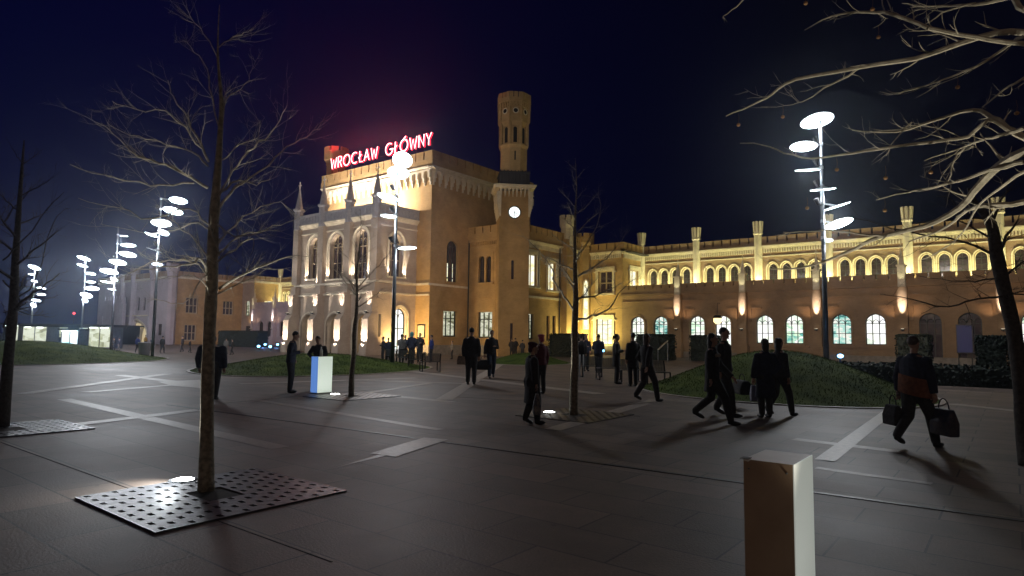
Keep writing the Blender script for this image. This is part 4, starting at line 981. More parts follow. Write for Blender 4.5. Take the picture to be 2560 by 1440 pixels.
# --- big front tree
rnd = random.Random(11)
T1 = ground(515, 1228); tx, ty = T1.x, T1.y; t1 = 6.7
tr = thing('bare_tree', 'big bare young tree in the left foreground growing out of a lit steel grate', 'tree', (tx, ty, 0), 'bare plaza trees')
tp = [Vector((tx,ty,0))]+[at(x, y, t1) for x, y in ((517,1100),(519,960),(524,820),(530,700),(533,580),(541,470),(549,360),(553,250),(545,150),(546,60),(549,12))]
mb = MB(); pts, rr = trunk_mesh(mb, tp, [.084,.069,.065,.062,.060,.054,.052,.038,.025,.018,.010,.005,.003], rnd); mb.build('trunk', BARK, tr, True)
mb = MB()
LB = [  # pixel polyline, depth start, depth end, r0, r1, twigs
 ([(520,470),(455,430),(400,408),(345,388),(300,352),(262,315)], 6.7,6.2,.020,.004,9), ([(520,415),(480,380),(420,360),(365,345),(310,330),(268,306)], 6.7,7.2,.014,.004,7),
 ([(522,405),(490,340),(455,280),(430,230),(420,200)], 6.7,6.4,.016,.004,6), ([(505,370),(460,320),(410,280),(340,275),(280,252)], 6.6,6.0,.013,.003,6),
 ([(485,458),(400,462),(330,455),(260,440),(175,411)], 6.7,5.7,.013,.004,5), ([(548,640),(520,565),(470,520),(380,550),(300,520),(195,495)], 6.7,5.9,.014,.004,6),
 ([(525,700),(505,650),(470,660),(420,665),(360,672),(320,682)], 6.7,6.1,.018,.004,6), ([(520,712),(500,660),(440,650),(390,655),(345,670),(290,700)], 6.7,7.4,.014,.004,5),
 ([(522,720),(512,690),(490,720),(470,750),(430,760),(375,745)], 6.7,6.2,.014,.003,5), ([(540,690),(495,610),(440,560),(395,530)], 6.7,7.2,.012,.004,4),
 ([(548,520),(590,470),(650,430),(700,380),(750,350),(800,322)], 6.7,7.1,.017,.004,8), ([(545,495),(580,430),(620,380),(660,345),(700,300),(718,262)], 6.7,6.3,.016,.004,8),
 ([(552,480),(600,450),(640,460),(675,448)], 6.7,6.9,.014,.004,4), ([(540,640),(600,590),(640,580),(700,560),(740,545)], 6.7,7.4,.013,.003,6),
 ([(545,610),(590,560),(650,520),(700,505),(738,540)], 6.7,7.2,.012,.003,6), ([(548,722),(600,690),(650,665),(720,645),(780,640)], 6.7,6.2,.018,.004,8),
 ([(545,735),(600,705),(640,690),(680,670)], 6.7,7.0,.014,.004,5), ([(550,340),(560,270),(568,235),(600,215)], 6.7,6.8,.012,.003,5), ([(548,320),(530,250),(520,170),(485,130),(455,100)], 6.7,6.9,.011,.003,5),
 ([(545,150),(520,100),(490,60),(472,28)], 6.7,6.6,.009,.002,4), ([(546,120),(575,100),(610,80),(630,76)], 6.7,6.6,.009,.003,4), ([(552,260),(590,230),(620,200),(640,150)], 6.7,7.0,.008,.002,4),
 ([(548,600),(500,560),(430,575),(360,580),(250,560)], 6.7,7.6,.011,.003,5), ([(540,560),(575,585),(620,590),(690,575)], 6.7,5.9,.012,.003,5), ([(535,660),(590,620),(630,600),(625,640)], 6.7,6.3,.012,.004,3),
 ([(530,760),(500,700),(450,690),(380,700)], 6.7,6.0,.010,.003,4), ([(556,400),(600,360),(640,345),(650,300)], 6.7,6.6,.010,.003,5)]
for pix, a, b, r0, r1, tw_ in LB: limb(mb, pix, a, b, r0, r1, rnd, tw_+4, .34, .0025, 2)
mb.build('crown', BARK2, tr)
grate(-6.42, 3.38, 'brightly lit perforated steel grate around the foot of the big front tree')
gl1 = ground(458, 1203)
ground_light(gl1.x, gl1.y, 'brightest round ground light on the steel grate by the big front tree', r=.12, power=430, target=(tx+.1, ty, 3.2), size=84)
light('SPOT', 'spill_light', (gl1.x-.05, gl1.y-.12, .42), 60, (.92,1,1), tr, (gl1.x+.0, gl1.y-.45, 0), spot_size=R(122), spot_blend=1, shadow_soft_size=.05)
# --- middle trees
def mid_tree(px, py, topy, label, seed, lean=0.0, forks=(), z0=1.6, rt=.075, n=16, Lm=1.5, target=None):
    rnd = random.Random(seed); g = ground(px, py); t = (g-CAM).dot(fwd_h)
    root = thing('bare_tree', label, 'tree', (g.x, g.y, 0), 'bare plaza trees')
    ztop = zat(g.x, g.y, topy); N = 9; pts = [Vector((g.x, g.y, 0))]
    for i in range(1, N+1):
        s = i/N; pts.append(Vector((g.x, g.y, ztop*s))+rgt*lean*s+rgt*rnd.uniform(-.03,.03)+fwd_h*rnd.uniform(-.03,.03))
    mb = MB(); p, rr = trunk_mesh(mb, pts, [rt*1.15, rt, rt*.92, rt*.85, rt*.7, rt*.55, rt*.4, rt*.25, rt*.12, .004], rnd); mb.build('trunk', BARK, root, True)
    mb = MB()
    for pix, dt, r0 in forks:
        limb(mb, pix, t, t+dt, r0, .005, rnd, 9, .5, .002, 2)
    auto_crown(mb, p, rr, z0, rnd, n, Lm, zmax=ztop); mb.build('crown', BARK2, root)
    return g, t
g2, t2 = mid_tree(878, 991, 525, 'bare tree just right of the small blue and white box bollard', 21, .12, [([(893,745),(870,700),(835,675),(800,650)], .6, .02), ([(893,720),(930,680),(960,650),(985,600)], -.5, .02)], 2.3, .07, 16, 1.3)
g3, t3 = mid_tree(1434, 1038, 395, 'bare tree in the centre with a low forked limb reaching right over the lit windows', 33, .02,
    [([(1440,800),(1480,790),(1520,770),(1560,720),(1600,690)], .8, .035), ([(1437,780),(1410,740),(1385,700),(1375,660),(1330,610),(1300,590)], -.6, .03), ([(1445,690),(1500,660),(1540,620),(1560,590)], .5, .02), ([(1442,640),(1480,590),(1500,530),(1495,490)], -.3, .018), ([(1440,760),(1470,720),(1478,690),(1476,640)], .2, .022)], 2.4, .085, 18, 1.15)
for g, lab, px_, py_ in ((g2, 'small round ground light between the blue and white box bollard and its tree', 838, 987), (g3, 'round ground light beside the walking woman and the centre tree', 1373, 1032)):
    q = ground(px_, py_); ground_light(q.x, q.y, lab, r=.13, power=260, target=(g.x, g.y, 3.8), size=60)
    light('SPOT', 'spill_light', (q.x, q.y, .6), 9, (.95,1,.95), tr, (q.x, q.y-.1, 0), spot_size=R(120), spot_blend=1, shadow_soft_size=.05)
    grate(g.x+.05, g.y, 'dull steel grate around the foot of the ' + ('tree by the blue and white box bollard' if g is g2 else 'centre tree'), plate=PLATE2)
# --- leaning dark tree at the right
rnd = random.Random(5); g4 = ground(2572, 1165); t4 = (g4-CAM).dot(fwd_h)
tr4 = thing('bare_tree', 'dark tree at the right edge, its trunk leaning left in front of the wing', 'tree', (g4.x, g4.y, 0), 'bare plaza trees')
tp = [Vector((g4.x, g4.y, 0))]+[at(x, y, t4) for x, y in ((2560,1060),(2550,930),(2535,830),(2512,730),(2492,640),(2478,560),(2440,510),(2420,470))]
mb = MB(); p, rr = trunk_mesh(mb, tp, [.115,.10,.095,.09,.085,.08,.065,.04,.015], rnd); mb.build('trunk', BARK_SHADED, tr4, True)
mb = MB()
for pix, dt, r0 in (([(2490,640),(2400,600),(2300,585),(2200,560),(2120,540)], .5, .022), ([(2515,740),(2440,750),(2370,765),(2280,750),(2200,735)], -.6, .020), ([(2480,600),(2420,560),(2350,545),(2290,560)], .6, .02), ([(2495,630),(2530,570),(2560,520)], .3, .03),
     ([(2500,690),(2440,705),(2380,700),(2300,690)], .5, .015), ([(2480,570),(2500,500),(2540,450)], .2, .03), ([(2505,700),(2560,650),(2600,640)], .2, .02), ([(2470,550),(2420,540),(2380,500),(2340,490)], -.5, .018), ([(2510,730),(2560,735),(2620,700)], -.4, .02)):
    limb(mb, pix, t4, t4+dt, r0, .005, rnd, 8, .45, .002, 2)
mb.build('crown', BARK_SHADED, tr4)
# --- bright overhead branches: tree standing just outside the right edge
rnd = random.Random(9); bx, by = .35, 3.3
tr5 = thing('bare_tree', 'nearest tree, whose floodlit pale branches reach in from the upper right corner', 'tree', (bx, by, 0), 'bare plaza trees')
mb = MB(); p, rr = trunk_mesh(mb, [(bx,by,0),(bx,by,1),(bx-.02,by,2),(bx,by+.02,3),(bx,by,4),(bx,by,5)], [.1,.09,.085,.07,.05,.02], rnd); mb.build('trunk', BARK, tr5, True)
mb = MB()
OB = [ ([(2900,170),(2700,120),(2560,82),(2450,92),(2290,145),(2150,168),(1990,198),(1930,235),(1880,262),(1815,290)], 2.5,3.2,.020,.004,6),
 ([(2148,170),(2120,190),(2060,220),(2020,248),(1985,260)], 3.0,3.3,.008,.002,4),
 ([(2900,420),(2700,400),(2560,345),(2520,320),(2480,292),(2430,275),(2330,302),(2240,330),(2130,325)], 2.6,3.3,.024,.004,5),
 ([(2530,330),(2470,300),(2420,340),(2330,355),(2190,372),(2110,385),(2030,396),(1960,382),(1905,362),(1850,358)], 2.8,3.4,.012,.003,6),
 ([(2900,300),(2700,330),(2560,378),(2500,415),(2450,460),(2400,520),(2310,565),(2200,592),(2140,620),(2070,650),(2000,670),(1925,672)], 2.4,3.5,.028,.004,8),
 ([(2210,590),(2150,585),(2070,575),(2020,580),(1958,580)], 3.0,3.3,.008,.003,2), ([(2900,480),(2700,460),(2560,505),(2480,512),(2430,520),(2400,540),(2350,575),(2270,605)], 2.6,3.3,.022,.004,4),
 ([(2560,405),(2480,425),(2400,450),(2320,470),(2270,480),(2190,500)], 2.6,3.2,.012,.003,5), ([(2320,70),(2230,35),(2170,30),(2080,40),(2012,75)], 2.7,3.2,.012,.003,6),
 ([(2900,60),(2700,130),(2560,110),(2440,95),(2320,70)], 2.5,2.7,.014,.012,3), ([(2700,-30),(2560,-10),(2440,10),(2380,15),(2310,15),(2255,8)], 2.6,3.2,.012,.003,5), ([(2440,8),(2370,25),(2330,50),(2290,72)], 2.8,3.0,.006,.002,2),
 ([(2700,60),(2560,90),(2520,115),(2440,165),(2380,190),(2310,215),(2245,235)], 2.5,3.1,.010,.003,5), ([(2700,100),(2560,195),(2510,225),(2455,268)], 2.5,2.8,.009,.003,3), ([(1865,-8),(1840,18),(1813,38)], 3.0,3.1,.005,.002,1),
 ([(2560,320),(2500,340),(2450,350),(2400,372),(2310,402)], 2.7,3.1,.011,.003,4), ([(2410,370),(2385,400),(2370,450),(2340,470)], 2.9,3.0,.006,.003,3), ([(2280,305),(2240,345),(2215,390)], 3.0,3.1,.005,.002,2),
 ([(2620,-40),(2560,25),(2530,-10)], 2.3,2.4,.02,.012,2), ([(2640,420),(2560,430),(2500,470),(2450,510),(2400,590),(2330,640)], 2.5,3.2,.010,.003,4)]
for pix, a, b, r0, r1, tw_ in OB: limb(mb, pix, a, b, r0, r1, rnd, tw_, .16, .0012, 1)
mb.build('crown', BARK2, tr5)
for i, (x, y, tt) in enumerate(((1846,312,3.2),(1957,292,3.3),(2014,8,3.0),(2196,93,3.1),(2181,23,2.9),(2214,445,3.0),(2327,431,3.0),(2394,218,2.9),(2542,283,2.8),(2092,424,3.1),(2212,526,3.1),(2018,520,3.4))):
    m = MB(); c = at(x, y, tt); m.ell(c, (.010,.010,.009), 8, 6); m.tube([c+Vector((0,0,.01)), c+Vector((0.003,0,.03)), c+Vector((0,.004,.06))], .0008, 3, False)
    m.build('seed_ball', LEAF, tr5, True)
ground_light(bx-.75, by+.5, 'ground light of the nearest tree, outside the right edge', power=0)
light('SPOT', 'up_light', (-.35, 3.75, .15), 230, (1,.93,.72), tr5, (-.6, 2.6, 3.2), spot_size=R(100), spot_blend=.6, shadow_soft_size=.06)
# --- dark tree at the left edge
rnd = random.Random(3); g6 = ground(8, 1068); t6 = (g6-CAM).dot(fwd_h)
tr6 = thing('bare_tree', 'dark blue silhouetted tree cut by the left edge of the view', 'tree', (g6.x, g6.y, 0), 'bare plaza trees')
mb = MB(); p, rr = trunk_mesh(mb, [(g6.x,g6.y,0),(g6.x,g6.y,1),(g6.x,g6.y+.02,2),(g6.x,g6.y,3),(g6.x,g6.y,4),(g6.x,g6.y,5)], [.095,.085,.075,.055,.035,.01], rnd); mb.build('trunk', BARK_SHADED, tr6, True)
mb = MB()
for pix, dt, r0 in (([(8,700),(40,740),(55,760),(30,770)], .3, .02), ([(8,820),(40,750),(90,700),(130,560),(170,520)], .5, .02), ([(8,650),(60,600),(120,520),(160,480)], -.4, .018), ([(8,560),(50,500),(90,460)], .5, .015), ([(8,780),(50,770),(80,785)], .2, .015)):
    limb(mb, pix, t6, t6+dt, r0, .005, rnd, 7, .5, .002, 2)
auto_crown(mb, p, rr, 2.0, rnd, 12, 1.5); mb.build('crown', BARK_SHADED, tr6)
grate(g6.x+.45, g6.y-.02, 'glinting steel grate at the left edge with two bright reflections')

# ---------- blue ground lights
c = at(2100, 890, 24.2)
bl = thing('blue_spotlight', 'single blue spotlight on a stake behind the right mound, beside the tallest lamp post', 'spotlight', (c.x, c.y, 0))
m = MB(); m.tube([(c.x,c.y,0),(c.x,c.y,c.z-.05)], .03, 6); m.ell(c+fwd_h*.08, (.13,.13,.11), 10, 6); m.build('housing', BLACKM, bl)
m = MB(); m.ell(c-fwd_h*.03, (.11,.11,.075), 12, 8); m.build('lens', emit('blue_lens_near', (.22,.60,1), 7.0), bl, True)
light('POINT', 'blue_glow', (c.x-.1, c.y-.35, c.z), 14, (.1,.35,1), bl, shadow_soft_size=.1)
for i, (x, y, lab) in enumerate(((648,871,'lowest left'), (664,865,'upper left'), (677,872,'lower right'), (695,865,'upper right'))):
    q = ground(x, y+4); t = thing('blue_spotlight', f'{lab} of the four small blue spotlights in front of the lilac wing', 'spotlight', (q.x, q.y, 0), 'blue spotlights near the lilac wing')
    m = MB(); m.tube([(q.x,q.y,0),(q.x,q.y,.25)], .05, 6); m.ell((q.x,q.y,.38), (.22,.22,.17), 10, 6); m.build('housing', BLACKM, t)
    m = MB(); m.ell((q.x+.14,q.y-.17,.40), (.17,.17,.14), 10, 6); m.build('lens', emit('blue_lens', (.25,.65,1), 5.0), t, True)
    if i % 2: light('POINT', 'blue_glow', (q.x+.4, q.y-.5, .6), 60, (.15,.35,1), t, shadow_soft_size=.1)
# ================================================================ BOX BOLLARDS
def box_bollard(x, y, w_, d_, h, label, side, front):  # emissive panels put the lamplight on these plain boxes into their colour
    t = thing('box_bollard', label, 'bollard', (x, y, 0), 'box-shaped plaza bollards')
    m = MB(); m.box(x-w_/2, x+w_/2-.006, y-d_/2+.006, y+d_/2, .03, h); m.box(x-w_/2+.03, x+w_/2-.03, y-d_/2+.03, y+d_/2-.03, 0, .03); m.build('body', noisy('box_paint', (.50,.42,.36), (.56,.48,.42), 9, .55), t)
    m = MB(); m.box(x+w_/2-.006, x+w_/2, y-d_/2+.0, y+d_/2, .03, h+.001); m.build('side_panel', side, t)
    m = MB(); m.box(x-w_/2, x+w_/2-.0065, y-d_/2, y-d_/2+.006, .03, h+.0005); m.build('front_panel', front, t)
    m = MB(); m.box(x-w_/2-.02, x+w_/2+.02, y-d_/2-.02, y+d_/2+.02, 0, .012)
    for zz in (.06, h-.05):
        for xx in (x-w_/2+.03, x+w_/2-.04): m.lathe((xx, y-d_/2-.001), [(.006, zz-.004), (.006, zz+.004)], 8)
    m.build('base_plate', METAL, t)
    return t
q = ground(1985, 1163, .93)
nb_ = box_bollard(q.x-.14, q.y+.21, .28, .42, .93, 'brown and white box bollard standing close in the right foreground', emit('painted_lamplight_white', (.86,.92,.82), .27, (.5,.5,.5)), noisy('brown_panel', (.30,.20,.13), (.36,.25,.17), 5, .6))
m = MB(); m.box(q.x-.30, q.x-.25, q.y-.004, q.y+.06, .931, .934); m.build('chipped_corner', plain('chip_dark', (.02,.015,.01), .8), nb_)
m = MB(); a = Vector((q.x-.281, q.y-.003, .93)); m.add([a, a+Vector((.045,0,0)), a+Vector((.03,-.0,-.012)), a+Vector((.0,0,-.008))], [(0,1,2,3)]); m.build('paint_chip', plain('chip_pale', (.7,.65,.6), .6), nb_)
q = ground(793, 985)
box_bollard(q.x-.16, q.y+.24, .32, .48, 1.03, 'box bollard with added blue and white glow that the bending man leans over', emit('painted_lamplight_cool', (.72,.84,.70), .62, (.5,.5,.5)), emit('painted_lamplight_blue', (.16,.36,.92), .62))

# ================================================================ PEOPLE
def cloth(name, c, sc=18): return noisy(name, tuple(v*.75 for v in c), tuple(v*1.25 for v in c), sc, .9, bump=.3)
SKIN = noisy('skin', (.42,.25,.17), (.50,.31,.22), 6, .6); HAIRD = noisy('dark_hair', (.012,.009,.007), (.03,.022,.016), 60, .5); HAIRB = noisy('brown_hair', (.06,.035,.02), (.10,.06,.035), 60, .5)
NAVY = cloth('navy_cloth', (.025,.028,.05)); CHAR = cloth('charcoal_cloth', (.036,.033,.034)); JEANS = cloth('jeans', (.03,.04,.065)); GREYC = cloth('grey_cloth', (.16,.15,.14)); TEAL = cloth('teal_cloth', (.05,.22,.24)); REDC = cloth('red_cloth', (.11,.02,.03))
BLUEC = cloth('blue_cloth', (.03,.05,.22)); ORANGE = cloth('orange_cloth', (.19,.065,.025)); MUST = cloth('mustard_cloth', (.30,.18,.04)); SHOE = plain('shoe_black', (.012,.011,.011), .4); TANC = cloth('tan_cloth', (.35,.29,.22)); EYE = plain('eye_dark', (.01,.01,.01), .2)
def remesh(mb, name, mat, vox, parent, smooth_it=2):
    me = mb.mesh('tmp'); o = bpy.data.objects.new('tmp', me); scn.collection.objects.link(o)
    md = o.modifiers.new('r', 'REMESH'); md.mode = 'VOXEL'; md.voxel_size = vox; md.use_smooth_shade = True
    if smooth_it: s = o.modifiers.new('s', 'SMOOTH'); s.iterations = smooth_it; s.factor = .5
    dg = bpy.context.evaluated_depsgraph_get(); me2 = bpy.data.meshes.new_from_object(o.evaluated_get(dg)); bpy.data.objects.remove(o)
    me2.name = name; me2.materials.clear(); me2.materials.append(mat)
    o2 = bpy.data.objects.new(name, me2); scn.collection.objects.link(o2)
    if parent: attach(o2, parent)
    return o2
def chain(mb, pts, rad, seg=12):          # closed tapered limb with round joints
    mb.tube(pts, rad, seg, True)
    for p, r in zip(pts, rad): mb.ell(p, (r*.995, r*.995, r*.995), seg, 6)
def person(label, x, y, face, h=1.72, stride=0.0, arms=('down','down'), coat=CHAR, pants=CHAR, hair=HAIRD, hs='short', long=0, lean=0.0, nod=0.0, female=False, bulk=1.0, vox=.022, group='pedestrians on the plaza', hood_=None, accent=None, sit=False, zoff=0.0, turn=0.0):
    s = h/1.75; root = thing('person', label, 'person', (x, y, zoff), group)
    rot = Matrix.Rotation(face, 3, 'Z')
    def W(p): q = rot @ (Vector(p)*s); return Vector((x+q.x, y+q.y, zoff+q.z))
    def lw(p):                            # apply forward lean above hips
        p = Vector(p)
        if p.z > .93: dz = p.z-.93; p = Vector((p.x, p.y+dz*math.sin(lean), .93+dz*math.cos(lean)))
        return p
    P = lambda p: W(lw(p))
    sw_ = .178*(1+(bulk-1)*.62)*(.93 if female else 1)
    b = MB(); j = MB(); tr_ = MB()
    legs = []
    for sg in (-1, 1):
        st = stride*sg; hipp = (sg*.09, 0, .92)
        if st >= 0: knee = (sg*.095, st*.62+.03, .50); ank = (sg*.095, st, .085)
        else: knee = (sg*.09, st*.28+.05, .49); ank = (sg*.09, st, .085+min(.16, -st*.32))
        if sit: knee = (sg*.12, .42, .5); ank = (sg*.12, .45, .08); 
        legs.append((hipp, knee, ank))
    # body
    for hipp, knee, ank in legs:
        chain(b, [W(hipp), W(knee), W(ank)], [.078*s, .05*s, .036*s], 10)
    tor = [(0,0,.93),(0,-.005,1.08),(0,.0,1.25),(0,.0,1.38)]
    for (p, rx, ry) in ((tor[0],.155,.105),(tor[1],.14,.095),(tor[2],.155,.11),(tor[3],.165,.095)):
        b.ell(P(p), (rx*s, ry*s, .11*s), 12, 8, rot)
    chain(b, [P((0,-.01,1.40)), P((0,.01+nod*.05,1.50)), P((0,.015+nod*.06,1.56))], [.07*s,.054*s,.052*s], 10)
    hc = Vector((0, .02+nod*.10, 1.645-abs(nod)*.02)); hr = rot @ Matrix.Rotation(turn, 3, 'Z') @ Matrix.Rotation(-nod*.6-lean*.5, 3, 'X')
    H0 = P(hc); hd = lambda p: H0 + hr @ (Vector(p)*s)
    b.ell(hd((0,-.008,.015)), (.076*s,.094*s,.098*s), 16, 12, hr); b.ell(hd((0,.022,-.055)), (.055*s,.062*s,.058*s), 12, 8, hr)
    b.ell(hd((0,.098,-.012)), (.013*s,.022*s,.022*s), 8, 6, hr); b.ell(hd((0,.083,.03)), (.05*s,.016*s,.014*s), 8, 6, hr); b.ell(hd((0,.082,-.062)), (.024*s,.014*s,.011*s), 8, 6, hr); b.ell(hd((0,.072,-.1)), (.022*s,.02*s,.017*s), 8, 6, hr)
    for sg in (-1, 1): b.ell(hd((sg*.078,-.008,-.005)), (.012*s,.02*s,.032*s), 8, 6, hr)
    # arms
    hands = []
    for sg, kind in zip((-1, 1), arms):
        sh = (sg*(sw_-.012), 0, 1.365); sgst = -stride*sg
        if kind == 'pocket': el = (sg*(sw_+.09), -.08, 1.13); wr = (sg*(sw_+.0), .08, .95)
        elif kind == 'hold': el = (sg*(sw_+.05), -.02, 1.12); wr = (sg*.09, .24, 1.17)
        elif kind == 'reach': el = (sg*(sw_+.08), .18, 1.16); wr = (sg*.12, .40, 1.06)
        elif kind == 'carry': el = (sg*(sw_+.06), .0, 1.12); wr = (sg*(sw_+.08), .03, .86)
        elif kind == 'swing': el = (sg*(sw_+.05), sgst*.35-.03, 1.13); wr = (sg*(sw_+.04), sgst*.8+.06, .89)
        elif kind == 'up': el = (sg*(sw_+.03), .12, 1.18); wr = (sg*.10, .16, 1.42)
        else: el = (sg*(sw_+.045), -.03, 1.12); wr = (sg*(sw_+.04), .04, .86)
        A, B_, C = P(sh), P(el), P(wr); chain(b, [A, B_, C], [.047*s,.037*s,.027*s], 10); hands.append((A, B_, C, sg))
        bl = (1+(bulk-1)*.55)*1.02
        j.tube([A, B_, C+(B_-C)*.06], [.068*s*bl,.062*s*bl,.052*s*bl], 12, True); j.ell(A, (.071*s*bl,)*3, 12, 8); j.ell(B_, (.062*s*bl,)*3, 12, 6)
    bo = remesh(b, 'body', SKIN, vox*.62 if h > 0 else vox, root, 1)
    # hands: palm, four fingers, thumb – joined to the body mesh
    hb = MB()
    for A, B_, C, sg in hands:
        d = (C-B_).normalized(); side = (rot @ Vector((1,0,0))); n_ = d.cross(side).normalized() if d.cross(side).length > .1 else rot @ Vector((0,1,0))
        side = n_.cross(d).normalized(); curl = n_*(.3)
        hb.ell(C+d*.045*s, (.034*s,.034*s,.034*s), 8, 6)
        hb.bar(C, C+d*.085*s, .07*s, .026*s, up=n_)
        for k, L_ in enumerate((.068, .076, .071, .055)):
            p0 = C+d*.08*s+side*((k-1.5)*.019*s); p1 = p0+(d*.85+curl)*L_*.5*s; p2 = p1+(d*.45+n_*.8)*L_*.5*s
            hb.tube([p0, p1, p2], [.009*s,.0085*s,.007*s], 6)
        p0 = C+d*.03*s+side*(-sg*.032*s); p1 = p0+(d*.7-side*sg*.6+curl)*.035*s; hb.tube([p0, p1, p1+(d+curl)*.03*s], [.011*s,.010*s,.008*s], 6)
    hm_ = hb.mesh('h'); bm = bmesh.new(); bm.from_mesh(bo.data); off = Vector(bo.location); bm.from_mesh(hm_); bm.to_mesh(bo.data); bm.free(); bpy.data.meshes.remove(hm_)
    # jacket
    bz = .86 if not long else (.62 if long == 1 else .45)
    fl = (1.0 if not female else .95)*bulk
    secs = [(bz,.185*fl*(1.12 if long else 1),.14*(1.15 if long else 1)),((bz+.95)/2,.185*fl,.142),(.98,.175*fl,.135),(1.10,.168*fl,.13),(1.24,.185*fl,.138),(1.34,.19*fl,.13),(1.40,.165*fl,.112),(1.45,.10,.088),(1.49,.078,.08)]
    vs = []; N = 16
    for z, rx, ry in secs:
        sy = 0
        for k in range(N):
            an = 2*math.pi*k/N; p = Vector((rx*math.cos(an), ry*math.sin(an)+sy, z)); vs.append(P(p))
    fs = [tuple(reversed(range(N))), tuple((len(secs)-1)*N+k for k in range(N))]
    for i in range(len(secs)-1):
        for k in range(N): k2 = (k+1) % N; fs.append((i*N+k, i*N+k2, (i+1)*N+k2, (i+1)*N+k))
    j.add(vs, fs)
    if hood_: j.ell(P((0,-.08,1.5)), (.12*s,.09*s,.09*s), 12, 8, rot)
    jk = remesh(j, 'jacket', coat, vox, root, 4)
    if accent:                             # coloured lower band of the jacket
        m = MB(); vs = []; 
        for z, rx, ry in ((.84,.20,.155),(.95,.195,.152),(1.13,.185,.146)):
            for k in range(N): an = 2*math.pi*k/N; vs.append(P((rx*fl*math.cos(an)*1.04, ry*math.sin(an)*1.06, z-.05*math.cos(an))))
        fs = []
        for i in range(2):
            for k in range(N): k2 = (k+1) % N; fs.append((i*N+k, i*N+k2, (i+1)*N+k2, (i+1)*N+k))
        m.add(vs, fs); m.build('jacket_panel', accent, root, True)
    for hipp, knee, ank in legs:
        kx = Vector(knee); chain(tr_, [W(hipp), W(knee), W(Vector(ank)+Vector((0,0,.02)))], [.100*s*bulk,.078*s*(1+(bulk-1)*.5),.066*s], 12)
    tr_.ell(W((0,0,.93)), (.165*s*bulk,.12*s,.12*s), 12, 8, rot); remesh(tr_, 'trousers', pants, vox, root, 1)
    for (hipp, knee, ank), sg in zip(legs, (-1, 1)):
        m = MB(); a = Vector(ank); back = a.z > .1; pitch = .5 if back else 0
        rr_ = rot @ Matrix.Rotation(-pitch, 3, 'X')
        c = W(a+Vector((0, .065, -.045 if not back else -.06)))
        m.ell(c, (.046*s,.135*s,.045*s), 12, 8, rr_); m.ell(W(a+Vector((0,-.01,-.01))), (.045*s,.055*s,.06*s), 10, 6, rr_); remesh(m, 'shoe', SHOE, .014, root, 1)
    m = MB()
    if hs != 'bald':
        m.ell(hd((0,-.024,.035)), (.084*s,.095*s,.092*s), 14, 10, hr)
        if hs == 'long':
            m.ell(hd((0,-.05,-.06)), (.085*s,.062*s,.14*s), 12, 8, hr); m.ell(hd((0,-.06,-.16)), (.075*s,.045*s,.10*s), 12, 8, hr)
        if hs == 'tail': m.ell(hd((0,-.12,.03)), (.035*s,.04*s,.035*s), 10, 6, hr); m.ell(hd((0,-.14,-.05)), (.025*s,.025*s,.08*s), 10, 6, hr)
        if hs == 'beret': m.ell(hd((-.01,-.03,.09)), (.105*s,.115*s,.05*s), 14, 8, hr); m.ell(hd((0,-.07,-.04)), (.075*s,.05*s,.07*s), 12, 8, hr)
        if hs == 'cap': m.ell(hd((0,.0,.06)), (.084*s,.1*s,.07*s), 12, 8, hr); m.ell(hd((0,.10,.05)), (.055*s,.05*s,.012*s), 10, 6, hr)
        if hs == 'hood': m.ell(hd((0,-.03,.0)), (.105*s,.115*s,.125*s), 12, 8, hr); m.ell(hd((0,-.05,-.11)), (.10*s,.09*s,.07*s), 12, 8, hr)
        remesh(m, 'hair' if hs not in ('beret','cap','hood') else {'beret':'beret','cap':'cap','hood':'hood'}[hs], hair, .012, root, 1)
    m = MB()
    for sg in (-1, 1): m.ell(hd((sg*.03,.079,.008)), (.011*s,.007*s,.006*s), 8, 6, hr)
    m.build('eyes', EYE, root)
    return root, hands, W
# heading: face=0 looks along +Y (away); camera looks along PSI (i.e. rotation +PSI about Z is "away from camera")
AWAY = PSI; TOWARD = PSI+math.pi; RIGHT = PSI-math.pi/2; LEFT = PSI+math.pi/2
def place(px, py): g = ground(px, py); return g.x, g.y
def hpx(px, py_feet, py_head): g = ground(px, py_feet); return zat(g.x, g.y, py_head)
V1 = .02
def pp(label, px, feet, head, face, **k):
    x, y = place(px, feet); h = hpx(px, feet, head); k.setdefault('vox', V1)
    return person(label, x, y, face, max(1.2, min(1.95, h)), **k)
def bag(name, label, c, w_, d_, h_, ang, mat, cat='bag', handle=True, flare=1.15, grp=None):
    t = thing(name, label, cat, c, grp); rm = Matrix.Rotation(ang, 3, 'Z'); m = MB(); q = []
    for z, f in ((0, flare), (h_*.5, flare*1.03), (h_, 1.0)):
        for sx, sy in ((-1,-1),(1,-1),(1,1),(-1,1)): q.append(Vector(c)+rm @ Vector((sx*w_/2*f, sy*d_/2*(f if z < h_ else .5), z)))
    fs = [(3,2,1,0),(8,9,10,11)]
    for i in range(2):
        for k in range(4): k2 = (k+1)%4; fs.append((i*4+k, i*4+k2, (i+1)*4+k2, (i+1)*4+k))
    m.add(q, fs); o = m.build('bag_body', mat, t)
    bv = o.modifiers.new('b', 'BEVEL'); bv.width = min(w_,d_,h_)*.18; bv.segments = 3
    if handle:
        m = MB(); pts = [Vector(c)+rm @ Vector((w_*.3*math.cos(a), 0, h_-.01+.16*math.sin(a))) for a in [math.pi*i/8 for i in range(9)]]; m.tube(pts, .009, 5); m.build('handle', mat, t)
    return t
def hand_at(res, i): A, B_, C, sg = res[1][i]; d = (C-B_).normalized(); return C+d*.09
